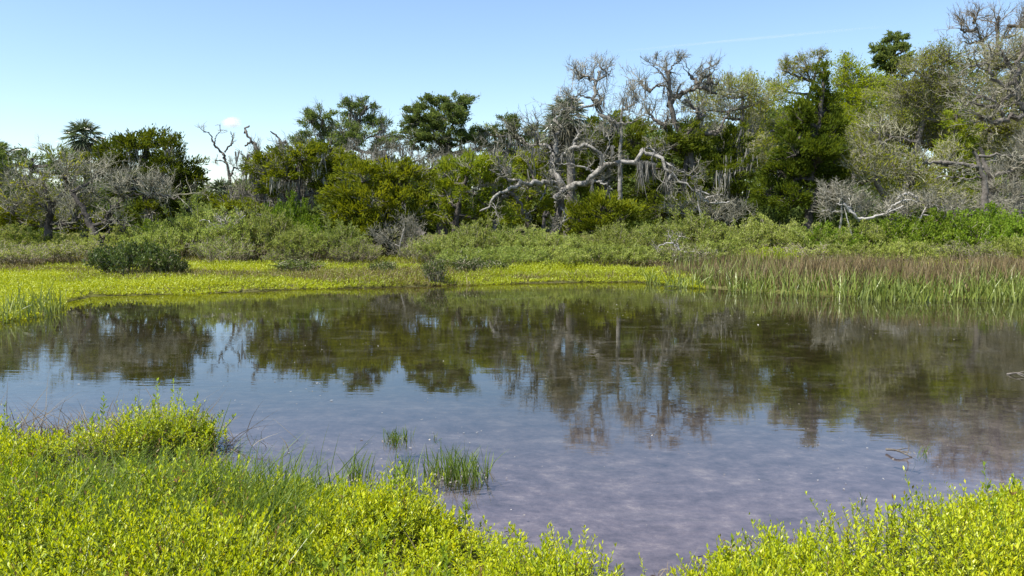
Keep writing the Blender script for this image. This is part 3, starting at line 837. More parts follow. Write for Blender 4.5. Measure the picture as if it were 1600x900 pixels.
make_tree("cedar_tree", "dark cedar half hidden among bare boughs at right", "tree", 33, 1500,
          [(1495, 180, 22, 20), (1510, 205, 26, 24), (1490, 230, 26, 22), (1515, 255, 34, 26), (1495, 290, 40, 26), (1540, 300, 30, 26)], leaf="olive", r0=0.16, bark="bark_dark", group=TG, dens=0.9)
make_tree("bare_oak", "bare oak with thick white limbs at the right edge", "tree", 29, 1555,
          [(1585, 250, 40, 30), (1600, 300, 44, 26), (1560, 285, 36, 26), (1630, 230, 40, 40)], trunk=[(1548, 300), (1540, 262), (1532, 230)], r0=0.2, bark="bark_mid", group=TG, twig=1.0, dens=0.8,
          limbs=[([(1625, 180), (1600, 180), (1575, 186), (1552, 190), (1530, 184)], 0.11, 0.06), ([(1620, 172), (1598, 160), (1585, 148), (1560, 165), (1540, 168), (1518, 160)], 0.08, 0.03), ([(1568, 186), (1562, 172), (1540, 152), (1520, 158), (1500, 170)], 0.06, 0.02),
                 ([(1598, 170), (1590, 150), (1588, 120), (1598, 80), (1606, 40)], 0.11, 0.04), ([(1588, 125), (1570, 135), (1550, 115), (1535, 100), (1500, 112)], 0.07, 0.02), ([(1585, 115), (1572, 95), (1560, 70)], 0.06, 0.02)], per_branch=(6, 0.6, 1.5))
dl = make_tree("dead_tree", "dead trunk with one straight level limb at right", "dead tree", 27.5, 1540, trunk=[(1540, 300), (1530, 262), (1520, 235)], r0=0.18, bark="bark_mid",
               limbs=[([(1536, 262), (1500, 256), (1470, 255), (1442, 253)], 0.075, 0.06), ([(1530, 245), (1560, 242), (1600, 247)], 0.05, 0.03), ([(1538, 275), (1510, 280), (1480, 275), (1460, 280)], 0.04, 0.02)], per_branch=(2, 0.4, 1.0))

# --- second dead oak (top right of the main one) and a pale upright stem
s4 = 400 / 1029
L4 = lambda *p: zz(p, 950, 60, s4)
make_tree("bare_oak", "tall bare dark-limbed oak standing above the others at centre right", "tree", 35, 1085,
          [(1000, 120, 30, 22), (1040, 105, 34, 18), (1075, 108, 30, 18), (1110, 110, 28, 22), (1120, 140, 26, 20), (1055, 140, 34, 22), (1010, 165, 30, 24), (1090, 165, 34, 24), (1040, 190, 40, 24), (1100, 205, 34, 24)],
          trunk=L4((330, 480), (310, 420), (300, 395), (270, 340), (245, 270), (250, 200), (235, 130)), r0=0.24, bark="bark_mid", group=TG, twig=0.75, dens=0.42, moss=0.12, twiglen=(0.35, 0.8),
          limbs=[(L4((245, 270), (280, 230), (310, 215), (350, 200), (410, 185), (445, 178)), 0.12, 0.03), (L4((250, 200), (225, 190), (190, 195), (175, 215)), 0.06, 0.03),
                 (L4((300, 390), (340, 360), (365, 330), (372, 300), (330, 265), (315, 240)), 0.12, 0.06), (L4((300, 390), (370, 380), (430, 382), (465, 330), (490, 290)), 0.10, 0.04),
                 (L4((350, 200), (375, 170), (380, 140), (410, 110)), 0.06, 0.02), (L4((240, 150), (260, 110), (290, 85)), 0.05, 0.02), (L4((245, 180), (205, 130), (180, 110)), 0.05, 0.02), (L4((268, 335), (235, 330), (222, 360)), 0.05, 0.03)], per_branch=(5, 0.4, 0.95))
s3 = 400 / 1029
L3 = lambda *p: zz(p, 700, 70, s3)
make_tree("bare_oak", "slender pale upright bare oak behind the great dead oak", "tree", 31.5, 968,
          [(905, 115, 30, 22), (935, 105, 30, 20), (900, 150, 34, 24), (945, 140, 30, 24), (975, 150, 30, 26), (870, 165, 26, 22), (985, 120, 24, 20), (960, 180, 34, 22), (1000, 175, 26, 24)],
          trunk=L3((692, 560), (693, 470), (695, 340), (700, 250)), r0=0.13, bark="bark_pale", group=TG, twig=0.75, dens=0.42, moss=0.2, twiglen=(0.35, 0.85),
          limbs=[(L3((696, 320), (640, 300), (600, 230), (590, 170), (597, 145), (628, 120), (618, 85)), 0.11, 0.03), (L3((597, 150), (560, 130), (520, 108), (515, 80)), 0.06, 0.02),
                 (L3((696, 315), (655, 345), (632, 370)), 0.06, 0.03), (L3((700, 260), (730, 250), (760, 225)), 0.05, 0.02), (L3((605, 240), (560, 210), (520, 205), (480, 220)), 0.05, 0.02)], per_branch=(6, 0.4, 0.9))
# --- the great dead oak
great = make_tree("dead_oak", "great dead oak with pale sprawling limbs on the far bank", "dead tree", 29, 865,
          [(800, 205, 22, 18), (832, 195, 24, 20), (865, 190, 26, 20), (825, 240, 26, 16)],
          trunk=L3((432, 740), (440, 700), (458, 640), (472, 588)), r0=0.22, bark="bark_dark", limb_bark="bark_limb", twig=0.8, dens=0.35, moss=0.35, mossl=(0.3, 0.7), twiglen=(0.35, 0.8), limb_r=0.2,
          limbs=[(L3((470, 582), (430, 555), (380, 550, -0.6), (310, 550, -1), (250, 577, -1.3), (190, 600, -1.6), (165, 650, -1.8), (135, 685, -1.8)), 0.115, 0.022),
                 (L3((310, 550, -1), (245, 543, -1.2), (215, 480, -1.0), (188, 430, -1.2), (190, 395, -1.2)), 0.058, 0.015), (L3((245, 545, -1.2), (205, 520, -1.6), (165, 500, -1.8)), 0.038, 0.013),
                 (L3((470, 582), (440, 540), (422, 485, 0.3), (430, 400, 0.3), (445, 340, 0.4), (438, 290, 0.5)), 0.131, 0.037),
                 (L3((428, 480, 0.3), (415, 430, 0.4), (412, 405, 0.4)), 0.100, 0.062), (L3((410, 410, 0.4), (375, 400, 0.6), (330, 405, 0.8), (300, 380, 1.0)), 0.061, 0.020),
                 (L3((432, 470, 0.3), (500, 415, -0.2), (560, 412, -0.4), (610, 430, -0.5), (622, 445, -0.5), (650, 405, -0.4)), 0.100, 0.025), (L3((500, 415, -0.2), (520, 370, 0), (550, 335, 0.2), (575, 325, 0.2)), 0.054, 0.015), (L3((555, 412, -0.4), (566, 385, -0.4)), 0.038, 0.020),
                 (L3((475, 580), (530, 555, -0.3), (580, 542, -0.6), (620, 492, -0.7), (680, 472, -0.8), (740, 470, -0.9), (768, 428, -1.0), (800, 450, -1.0), (860, 460, -1.2), (900, 515, -1.4), (960, 545, -1.5), (1000, 580, -1.6), (1040, 610, -1.6)), 0.131, 0.025),
                 (L3((580, 542, -0.6), (630, 560, -0.8), (662, 582, -0.9)), 0.047, 0.020), (L3((600, 520, -0.6), (560, 500, -0.7), (500, 480, -0.7), (440, 482, -0.7)), 0.047, 0.015),
                 (L3((610, 500, -0.7), (620, 460, -0.6), (630, 435, -0.5)), 0.061, 0.031), (L3((770, 430, -1.0), (800, 415, -0.9), (850, 440, -1.0), (870, 420, -1.0)), 0.038, 0.013),
                 (L3((475, 585), (452, 595, -0.4), (438, 615, -0.7), (428, 632, -0.8)), 0.100, 0.037), (L3((420, 530, 0.2), (400, 555, -0.2), (388, 590, -0.5), (372, 628, -0.7)), 0.061, 0.020),
                 (L3((870, 470, -1.2), (920, 500, -1.2), (980, 530, -1.0), (1030, 520, -1.0)), 0.038, 0.013), (L3((900, 515, -1.4), (880, 560, -1.5), (900, 590, -1.5)), 0.038, 0.013), (L3((455, 650, 0), (470, 690, -0.4), (445, 748, -0.7)), 0.038, 0.020)],
          per_branch=(4, 0.4, 1.0))
# moss curtains on the long right limb
mg = Geo()
gb = great.location
for (zx, zy, w, l) in [(775, 470, 22, 0.95), (800, 475, 18, 0.7), (825, 480, 12, 0.6), (885, 480, 20, 1.25), (898, 500, 10, 0.8), (690, 480, 8, 0.5), (580, 545, 8, 0.45), (618, 450, 10, 0.4), (950, 545, 10, 0.4), (660, 410, 8, 0.35)]:
    c = P(700 + zx * s3, 70 + zy * s3, 28.0)
    n = int(w * 16)
    q = rn(n, 3)
    p = c + q * np.array((w * 0.0042, 0.07, 0.03))
    cl = np.clip(1.15 - 0.45 * np.abs(q[:, 0] + 0.3) + 0.35 * np.sin(q[:, 0] * 6 + zx), 0.12, 1.25)
    mg.blades(p, nz(np.array((0, 0, -1.0)) - np.array((0.16, 0, 0)) * q[:, :1] + rn(n, 3) * 0.09), uni(0.25, 1.0, n) * l * cl, uni(0.007, 0.017, n), rn(n, 3) * 0.10, 5, uni(0, 1, n))
tag(link("moss_curtain", mg.mesh("moss_curtain", M["moss"], False, np.array(gb)), great), kind="stuff")

make_tree("dead_tree", "low bent dead oak with pale curving limbs left of the great one", "dead tree", 28, 778,
          trunk=L3((190, 740), (180, 690), (150, 650), (120, 655)), r0=0.12, bark="bark_mid",
          limbs=[(L3((185, 700), (200, 640), (240, 600), (275, 610), (300, 680)), 0.08, 0.05), (L3((150, 650), (110, 600), (80, 590)), 0.05, 0.02), (L3((170, 670), (190, 620), (160, 570), (130, 560)), 0.05, 0.02)], per_branch=(4, 0.4, 1.0))
make_tree("dead_stump", "broken dark stump beside the great dead oak", "stump", 28.2, 850, trunk=L3((385, 690), (392, 665)), r0=0.13, bark="bark_dark", limbs=[(L3((388, 690), (405, 672)), 0.06, 0.03)])
make_tree("dead_bush", "grey leafless bush below the largest olive cedar", "bush", 25.5, 625,
          [(600, 370, 26, 18), (632, 355, 24, 22), (655, 378, 26, 18), (620, 392, 30, 14)], r0=0.05, bark="bark_pale", twig=1.0, dens=1.6, twiglen=(0.25, 0.6))
make_tree("dead_bush", "white leafless bush by the fallen limb at right", "bush", 27, 1300,
          [(1290, 305, 24, 20), (1315, 300, 26, 20), (1345, 315, 26, 18), (1285, 325, 22, 12), (1360, 325, 22, 14)], r0=0.06, bark="bark_bone", twig=1.0, dens=1.5, twiglen=(0.3, 0.7),
          limbs=[([(1342, 345), (1330, 330), (1318, 308), (1290, 300)], 0.05, 0.02)])
make_tree("dead_bush", "tangle of grey dead boughs behind the right shrubs", "bush", 28, 1440,
          [(1400, 320, 34, 18), (1450, 318, 40, 18), (1500, 322, 36, 16), (1560, 320, 36, 18), (1590, 335, 30, 16)], r0=0.06, bark="bark_bone", twig=1.0, dens=1.2, twiglen=(0.3, 0.8), limbs=[([(1400, 310), (1420, 302), (1436, 314)], 0.05, 0.03)])
make_tree("dead_bush", "grey twigs spilling below the black-green cedars", "bush", 28.5, 1120,
          [(1050, 325, 30, 14), (1090, 318, 34, 16), (1130, 328, 34, 16), (1160, 335, 26, 12)], r0=0.05, bark="bark_bone", twig=1.0, dens=1.0, twiglen=(0.3, 0.7))

# ------------------------------------------------------------------ shrubs
def make_shrub(name, leaf, h, r, nst=70, nl=30, ll=(0.05, 0.10), lw=(0.010, 0.018), stem="twig_brown", bare=0.35, up=0.8, tw=0):
    root = link(name, None)
    st, lv = Geo(), Geo()
    a = uni(0, 6.283, nst)
    rr = np.sqrt(uni(0, 1, nst)) * r
    base = np.stack([np.cos(a) * rr * 0.55, np.sin(a) * rr * 0.55, np.full(nst, -0.05)], 1)
    prof = np.sqrt(np.clip(1 - (rr / r) ** 2 * 0.75, 0.05, 1))
    end = np.stack([np.cos(a) * rr, np.sin(a) * rr, h * prof * uni(0.7, 1.08, nst)], 1)
    ctrl = base * 0.6 + end * 0.4 + UP * h * 0.25 + rn(nst, 3) * 0.08
    bp = bezier_set(base, end, ctrl, 7, np.full(nst, 0.03))
    br = np.full((nst, 1), 0.009) * np.linspace(1, 0.5, 7)[None]
    st.tubes(bp, br, 3, uni(0.1, 0.9, nst))
    c1, r1 = spawn(bp, br, 4, 0.15 * h + 0.1, 0.32 * h + 0.1, 5, 0.7, 0.4, 0.25, t0=0.3)
    st.tubes(c1, np.maximum(r1, 0.0045), 3, uni(0.1, 1, len(c1)))
    if tw:
        c2, r2 = spawn(c1, r1, tw, 0.15, 0.35, 4, 0.9, 0.2, 0.35)
        st.tubes(c2, np.maximum(r2, 0.0045), 3, uni(0.2, 1, len(c2)))
    if nl:
        allb = c1
        n = len(allb)
        t = uni(0.15, 1.0, n, nl) * 4
        i = np.clip(t.astype(int), 0, 3)
        p = allb[np.arange(n)[:, None], i]
        q = allb[np.arange(n)[:, None], i + 1]
        pos = p + (q - p) * (t - i)[..., None] + rn(n, nl, 3) * 0.03
        keep = (pos[..., 2] > h * bare * uni(0.6, 1.3, n, nl))
        d = nz(nz(q - p) * 0.5 + UP * up * 0.6 + rn(n, nl, 3) * 0.5)
        var = np.clip(uni(0.1, 0.9, n)[:, None] * 0.6 + uni(0, 0.4, n, nl), 0, 1)
        k = keep.ravel()
        m = int(k.sum())
        lv.cards(pos.reshape(-1, 3)[k], d.reshape(-1, 3)[k], uni(*ll, m), uni(*lw, m), var.ravel()[k])
    link("stems", st.mesh("stems", M[stem]), root)
    if nl:
        link("foliage", lv.mesh("foliage", M[leaf]), root)
    return root


protos = {
    "sage": [make_shrub("shrub", "sage", 1.35, 1.25, 90, 30), make_shrub("shrub", "sage", 1.15, 1.4, 90, 28, bare=0.45)],
    "sage_low": [make_shrub("shrub", "sage", 0.8, 1.2, 80, 26, bare=0.4)],
    "bright": [make_shrub("shrub", "bright", 1.35, 1.2, 90, 30, (0.06, 0.11), (0.014, 0.024), bare=0.15)],
    "dry": [make_shrub("dry_shrub", "sage", 0.95, 1.3, 80, 14, bare=0.5, tw=3)],
    "olive": [make_shrub("shrub", "spring", 1.0, 1.1, 80, 26, bare=0.25)],
    "mangrove": [make_shrub("mangrove_shrub", "mangrove", 0.75, 1.25, 110, 16, (0.05, 0.085), (0.016, 0.025), bare=0.12)],
    "sprig": [make_shrub("small_shrub", "mangrove", 0.62, 0.36, 40, 10, (0.04, 0.06), (0.011, 0.017), bare=0.12)],
}
used = {}


def put_shrub(kind, px, Y, h, w, label, group="shrubs in the band along the far bank"):
    """px centre, Y distance, height m, half width m"""
    pr = protos[kind]
    src = pr[used.get(kind, 0) % len(pr)]
    first = used.get(kind, 0) < len(pr)
    used[kind] = used.get(kind, 0) + 1
    o = src if first else copy_tree(src)
    x = P(px, 360, Y)[0]
    base_h = {"sage": 1.25, "sage_low": 0.8, "bright": 1.35, "dry": 0.95, "olive": 1.0, "mangrove": 0.75, "sprig": 0.62}[kind]
    base_r = {"sage": 1.3, "sage_low": 1.2, "bright": 1.2, "dry": 1.3, "olive": 1.1, "mangrove": 1.25, "sprig": 0.36}[kind]
    o.location = (float(x), float(Y), gz(x, Y))
    h *= 1.0 if kind in ("mangrove", "sprig") else float(np.interp(px, [0, 200, 330, 500, 900, 1200, 1400, 1600], [0.74, 0.78, 0.98, 0.92, 0.80, 0.84, 1.0, 1.08]))
    o.scale = (w / base_r, w / base_r, h / base_h)
    o.rotation_euler = (0, 0, float(rng.uniform(0, 6.28)))
    tag(o, label, "shrub", group)
    return o


S = [
    ("dry", -20, 24.5, 0.95, 1.3, "brown twiggy shrub at the far left edge"),
    ("sage", 15, 27, 1.2, 1.3, "pale shrub behind the brown twigs at far left"),
    ("bright", 60, 27.5, 1.1, 1.1, "green shrub under the first bare oak"),
    ("dry", 55, 24, 0.8, 1.2, "grey-brown twiggy shrub below the first bare oak"),
    ("dry", 120, 24.5, 0.9, 1.2, "brown twiggy shrub left of the dark mangrove"),
    ("sage", 110, 27, 1.1, 1.2, "pale shrub between the two bare left oaks"),
    ("sage", 185, 26, 1.15, 1.3, "pale shrub behind the dark mangrove"),
    ("bright", 225, 28, 1.25, 1.1, "green shrub at the foot of the round-topped cedar"),
    ("sage", 255, 25.5, 1.2, 1.3, "rounded pale shrub right of the dark mangrove"),
    ("sage", 310, 26.5, 1.6, 1.4, "tall pale shrub under the snag's gap"),
    ("sage", 360, 26, 1.65, 1.5, "tallest pale shrub, below the dead snag"),
    ("dry", 345, 24.2, 0.85, 1.0, "dark brown brush at the foot of the tallest pale shrub"),
    ("sage", 415, 25.6, 1.45, 1.4, "pale rounded shrub below the mossy oak"),
    ("bright", 455, 28, 1.95, 1.0, "vivid green bush under the mossy oak's boughs"),
    ("bright", 495, 27, 1.3, 0.9, "smaller vivid green bush beside the first vivid one"),
    ("sage", 475, 25, 1.15, 1.3, "pale shrub in front of the vivid green bushes"),
    ("dry", 445, 24.6, 0.5, 0.8, "low brown brush below the vivid green bushes"),
    ("sage", 530, 25.2, 1.2, 1.1, "pale shrub left of the largest olive cedar's skirt"),
    ("dry", 555, 24.4, 0.8, 0.9, "brown twigs under the largest olive cedar"),
    ("dry", 662, 24.6, 0.9, 0.8, "dark twiggy brush right of the grey leafless bush"),
    ("sage", 700, 24.5, 1.1, 1.1, "pale shrub behind the small waterside bush"),
    ("sage", 745, 25.5, 1.3, 1.2, "pale shrub left of the bent dead oak"),
    ("sage_low", 735, 23, 0.7, 1.1, "low pale shrub by the yellow-green flat, right of the waterside bush"),
    ("sage", 800, 25.5, 1.3, 1.2, "pale shrub in front of the bent dead oak"),
    ("sage_low", 800, 23.2, 0.75, 1.1, "low pale shrub left of the great dead oak's foot"),
    ("sage", 845, 25, 1.1, 1.2, "pale shrub at the great dead oak's foot"),
    ("sage_low", 870, 23.4, 0.75, 1.1, "low pale shrub straight below the great dead oak"),
    ("sage", 905, 25.8, 1.1, 1.3, "pale shrub right of the great dead oak's foot"),
    ("sage_low", 935, 23.8, 0.8, 1.1, "low grey-green shrub right of the great dead oak"),
    ("sage", 965, 26, 1.25, 1.3, "pale shrub below the first moss curtain"),
    ("sage", 1020, 26.5, 1.45, 1.4, "pale shrub below the largest moss curtain"),
    ("sage_low", 1000, 24, 0.75, 1.2, "low pale brush behind the end of the yellow-green flat"),
    ("sage", 1075, 26.5, 1.6, 1.4, "tall pale shrub at the left end of the reeds"),
    ("dry", 1075, 24, 0.8, 1.1, "grey brush with white twigs above the reeds' left end"),
    ("sage", 1135, 26, 1.45, 1.4, "pale shrub below the black-green cedar"),
    ("sage_low", 1120, 24.3, 0.85, 1.2, "low grey-green brush behind the left reeds"),
    ("sage", 1195, 26.5, 1.4, 1.4, "pale shrub left of the pointed cedar's foot"),
    ("olive", 1205, 23.6, 0.7, 0.8, "small yellow-green bush above the left reeds"),
    ("sage", 1250, 26.3, 1.35, 1.3, "pale shrub at the foot of the pointed cedar"),
    ("dry", 1255, 24, 0.75, 1.3, "dark brown brush behind the middle reeds"),
    ("bright", 1300, 26, 1.15, 1.2, "green shrub below the white leafless bush"),
    ("sage", 1350, 25.8, 1.1, 1.3, "pale shrub below the fallen limb at right"),
    ("sage_low", 1320, 23.8, 0.7, 1.2, "low pale green brush right of the middle reeds"),
    ("bright", 1400, 25.8, 1.3, 1.3, "green shrub right of the fallen limb"),
    ("sage_low", 1420, 23.8, 0.7, 1.2, "low pale green brush below the tangled grey boughs"),
    ("bright", 1450, 26.3, 1.4, 1.3, "green shrub under the straight level limb"),
    ("bright", 1500, 25.6, 1.35, 1.3, "green shrub in front of the half-hidden cedar"),
    ("dry", 1510, 23.6, 0.7, 1.2, "low brown brush by the right reeds"),
    ("bright", 1550, 26, 1.5, 1.3, "tall green shrub below the white-limbed oak"),
    ("bright", 1600, 25.2, 1.4, 1.3, "green shrub cut by the right edge"),
    ("sage_low", 1600, 23.6, 0.8, 1.2, "low pale green brush cut by the right edge"),
]
for a in S:
    put_shrub(*a)
put_shrub("mangrove", 205, 20.6, 0.80, 1.15, "dark glossy mangrove bush on the left of the far bank", None)
put_shrub("mangrove", 262, 20.8, 0.45, 0.55, "low dark outlier at the right of the mangrove bush", None)
put_shrub("sprig", 679, 19.3, 0.60, 0.29, "small dark twiggy bush at the water's edge, alone", None)
put_shrub("sprig", 598, 21.8, 0.35, 0.34, "tiny dark bush left of the waterside bush", None)
put_shrub("sprig", 735, 21.5, 0.45, 0.42, "small leafy bush right of the waterside bush", None)
put_shrub("sprig", 770, 21.8, 0.38, 0.40, "lowest leafy bush in the yellow-green flat", None)
put_shrub("sprig", 463, 22.2, 0.35, 0.7, "flat dark bush in front of the pale shrubs", None)

for lab, Y_, b_, lim in (
        ("forked white dead branch sticking up out of the tallest pale shrub", 25.2, 352, [([(350, 388), (340, 372), (334, 352), (322, 344), (312, 346)], 0.03, 0.012), ([(350, 388), (352, 372), (346, 350), (342, 336)], 0.028, 0.012), ([(350, 388), (360, 372), (366, 352), (378, 340), (384, 336)], 0.028, 0.012), ([(350, 388), (350, 368), (352, 350), (360, 338)], 0.025, 0.01)]),
        ("bent grey dead limb lying over the shrubs below the white leafless bush", 25.6, 1345, [([(1318, 318), (1328, 330), (1342, 342), (1362, 340), (1388, 332), (1412, 322)], 0.05, 0.025), ([(1330, 330), (1322, 322), (1306, 318)], 0.03, 0.012), ([(1385, 332), (1400, 318), (1418, 312), (1432, 316)], 0.035, 0.015)]),
        ("bleached sticks in the brush above the left end of the reeds", 23.5, 1050, [([(1062, 392), (1058, 385), (1045, 379), (1030, 384)], 0.025, 0.012), ([(1062, 392), (1058, 376), (1064, 372)], 0.02, 0.01), ([(1062, 392), (1072, 394), (1086, 393), (1104, 396), (1120, 390)], 0.025, 0.012)]),
        ("pale dead limb sloping among the twigs under the black-green cedars", 27.5, 1110, [([(1088, 300), (1100, 312), (1118, 318), (1140, 314)], 0.04, 0.02), ([(1100, 312), (1112, 306), (1130, 304)], 0.025, 0.012)])):
    make_tree("dead_branch", lab, "dead branch", Y_, b_, trunk=[lim[0][0][0], lim[0][0][1]], r0=0.03, bark="bark_bone", limbs=lim, per_branch=(2, 0.25, 0.6))

# ------------------------------------------------------------------ ground cover
def sprigs(pos, hts, nl, ll, lw, lean=0.25, var0=0.5, stems=True, size=None):
    """Succulent sprigs: stems with leaves set round them, thickest at the top. Returns (leaf Geo, stem Geo)."""
    n = len(pos)
    lv, st = Geo(), Geo()
    d = nz(UP + rn(n, 3) * np.array((lean, lean, 0.05)))
    bend = rn(n, 3) * 0.18 * np.array((1, 1, 0.2))
    t = np.linspace(0.22, 1.0, nl)[None, :] ** 0.75
    t = np.broadcast_to(t, (n, nl)) + rn(n, nl) * 0.03
    c = pos[:, None, :] + hts[:, None, None] * (d[:, None, :] * t[..., None] + bend[:, None, :] * (t ** 2)[..., None])
    az = np.arange(nl)[None, :] * 2.6 + uni(0, 6.28, n)[:, None] + rn(n, nl) * 0.3
    el = R(10) + R(58) * np.clip(t, 0, 1) ** 2.5 + rn(n, nl) * 0.22
    dd = np.stack([np.cos(az) * np.cos(el), np.sin(az) * np.cos(el), np.sin(el)], -1)
    ln = uni(*ll, n, nl) * (1.15 - 0.35 * np.clip(t, 0, 1) ** 3)
    if size is not None:
        ln = ln * size[:, None]
    wd = ln * uni(*lw, n, nl)
    side = nz(np.cross(dd, UP + rn(n, nl, 3) * 0.25))
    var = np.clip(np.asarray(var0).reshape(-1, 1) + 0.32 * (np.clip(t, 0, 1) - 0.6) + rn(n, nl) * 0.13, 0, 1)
    lv.cards(c.reshape(-1, 3), dd.reshape(-1, 3), ln.ravel(), wd.ravel(), var.ravel(), side.reshape(-1, 3), 0.25)
    if stems:
        tt = np.array((0, 0.5, 0.97))[None, :, None]
        sp = pos[:, None, :] + hts[:, None, None] * (d[:, None, :] * tt + bend[:, None, :] * tt ** 2)
        st.tubes(sp, np.array((0.0026, 0.0022, 0.0015))[None], 3, uni(0.2, 0.7, n))
    return lv, st


def near_points(n, x0, x1, y0, y1):
    p = np.stack([uni(x0, x1, n), uni(y0, y1, n), np.zeros(n)], 1)
    p = p[np.abs(p[:, 0]) < p[:, 1] * 0.72 + 2.4]
    d = shore_dist(p[:, 0], p[:, 1])
    return p, d


# near banks
for name, lab, x0, x1 in (("succulent_mat_vegetation", "mat of yellow-green succulent leaves on the near left bank", -8.5, 0.95), ("succulent_mat_vegetation", "mat of yellow-green succulent leaves on the near right bank", 0.95, 8.0)):
    p, d = near_points(105000 if x0 < 0 else 74000, x0, x1, 2.2, 7.6)
    right = x0 > 0
    edge = 0.11 * noise2(p[:, 0], p[:, 1], 5.0, 31) + 0.03 - 0.16 * (rng.random(len(p)) < 0.05)
    dens = np.clip(0.80 + 0.9 * noise2(p[:, 0], p[:, 1], 2.6, 21) + 0.35 * noise2(p[:, 0], p[:, 1], 7.0, 22), 0.28, 1.0)
    if not right:                                                  # thin, marshy patch at upper left
        pit = np.zeros(len(p))
        for (px_, py_), sx_, sy_, dp_ in PITS:
            q_ = G(px_, py_)
            pit = np.maximum(pit, np.exp(-((p[:, 0] - q_[0]) / sx_) ** 2 - ((p[:, 1] - q_[1]) / sy_) ** 2))
        dens *= np.clip(1.15 - 2.4 * pit, 0.01, 1)
        marsh = np.clip((p[:, 1] - 4.9) / 0.5, 0, 1) * np.clip((-p[:, 0] - 1.2) / 0.5, 0, 1)
        dens *= 1 - 0.85 * marsh * np.clip(0.75 + 0.8 * noise2(p[:, 0], p[:, 1], 3.6, 77), 0, 1)
        grassy = np.clip(1.5 * np.exp(-(((p[:, 0] + 1.75) / 0.85) ** 2 + ((p[:, 1] - 4.2) / 0.75) ** 2)), 0, 1) * np.clip(0.9 + 0.5 * noise2(p[:, 0], p[:, 1], 5.0, 78), 0, 1)
        dens *= 1 - 0.95 * grassy
    keep = (d > edge) & (rng.random(len(p)) < dens * 0.95)
    p, d = p[keep], d[keep]
    p[:, 2] = np.maximum(hz(p), -0.05)
    hts = (0.13 + 0.12 * np.clip(d / 0.35, 0, 1)) * (1 + 0.38 * noise2(p[:, 0], p[:, 1], 3.3, 9) + 0.22 * noise2(p[:, 0], p[:, 1], 9.0, 10)) * uni(0.75, 1.3, len(p))
    if not right:
        hts *= 1 + 0.55 * np.clip((p[:, 1] - 5.0) / 0.8, 0, 1) * np.clip(0.4 + noise2(p[:, 0], p[:, 1], 4.5, 13), 0, 1.2)
        hts *= np.clip(1.1 - 0.75 * np.exp(-((p[:, 0] + 2.3) / 0.7) ** 2 - ((p[:, 1] - 4.75) / 0.22) ** 2), 0.3, 1)
    hts = np.clip(hts, 0.05, 0.42)
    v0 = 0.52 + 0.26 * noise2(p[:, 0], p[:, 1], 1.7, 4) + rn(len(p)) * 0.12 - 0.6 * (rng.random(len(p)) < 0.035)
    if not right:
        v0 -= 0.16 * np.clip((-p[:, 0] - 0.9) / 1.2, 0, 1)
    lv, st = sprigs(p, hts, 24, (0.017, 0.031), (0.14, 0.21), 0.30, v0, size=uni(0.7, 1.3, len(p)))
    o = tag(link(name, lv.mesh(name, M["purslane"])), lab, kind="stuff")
    tag(link("stems", st.mesh("stems", M["reed"]), o), kind="stuff")

    sel = rng.random(len(p)) < np.where(np.full(len(p), right), 0.006, 0.012 + 0.03 * (p[:, 1] > 4.9))
    q2 = p[sel]
    l2, s2 = sprigs(q2, hts[sel] * uni(1.15, 1.55, len(q2)), 26, (0.026, 0.048), (0.15, 0.22), 0.25, uni(0.3, 0.9, len(q2)))
    o2 = tag(link("leafy_stem_vegetation", l2.mesh("leafy_stem_vegetation", M["bright"])), "scattered taller stems with deeper green leaves on the near %s bank" % ("right" if right else "left"), kind="stuff")
    tag(link("stems", s2.mesh("stems", M["reed"]), o2), kind="stuff")
    q, dq = near_points(60000, x0, x1, 2.2, 7.6)
    m_ = (dq > -0.22) & (dq < 0.05) & (rng.random(len(q)) < 0.35)
    q = q[m_]; q[:, 2] = np.maximum(hz(q), 0.0) + 0.006
    lg = Geo()
    a = uni(0, 6.28, len(q))
    lg.cards(q, nz(np.stack([np.cos(a), np.sin(a), uni(-0.02, 0.22, len(q))], 1)), uni(0.02, 0.09, len(q)), uni(0.001, 0.0035, len(q)), np.clip(0.35 + rn(len(q)) * 0.3, 0, 1))
    lo = tag(link("shore_litter", lg.mesh("shore_litter", M["straw_near"])), "dead stems and leaf litter stranded along the near %s bank" % ("right" if right else "left"), kind="stuff")

# far bank
p = np.stack([uni(-22, 22, 220000), uni(11.5, 31, 220000), np.zeros(220000)], 1)
d = shore_dist(p[:, 0], p[:, 1])
keep = ~((p[:, 0] > 4.4) & (d < 3.2)) & (d > -0.10 + 0.16 * noise2(p[:, 0], p[:, 1], 3.0, 41)) & (np.abs(p[:, 0]) < p[:, 1] * 0.68 + 2) & (rng.random(len(p)) < np.clip(1.25 - (p[:, 1] - 18) / 22, 0.25, 1))
p, d = p[keep], d[keep]
p[:, 2] = np.maximum(hz(p), -0.03)
patch = noise2(p[:, 0], p[:, 1] * 2.2, 0.55, 17) + 0.5 * noise2(p[:, 0], p[:, 1] * 2, 1.6, 18)
dry = np.clip((p[:, 1] - 17.6) / 2.0, 0, 1) * np.clip((patch + 0.22) / 0.45, 0, 1)
dry = np.maximum(dry, np.clip((p[:, 1] - 22.5) / 2.0, 0, 0.8))
dry = np.maximum(dry, 0.9 * np.exp(-((p[:, 1] - 20.9 - 0.9 * noise2(p[:, 0], p[:, 1] * 0.3, 0.5, 88)) / 0.75) ** 2) * np.clip(0.55 + 0.7 * noise2(p[:, 0], p[:, 1], 0.9, 89), 0, 1))
v0 = 0.70 + 0.16 * noise2(p[:, 0], p[:, 1], 1.2, 6) - 0.58 * dry
hts = (0.08 + 0.09 * np.clip(d / 0.6, 0, 1)) * uni(0.6, 1.5, len(p)) * (1 + 0.45 * noise2(p[:, 0], p[:, 1], 2.6, 8)) * (1 - 0.35 * dry)
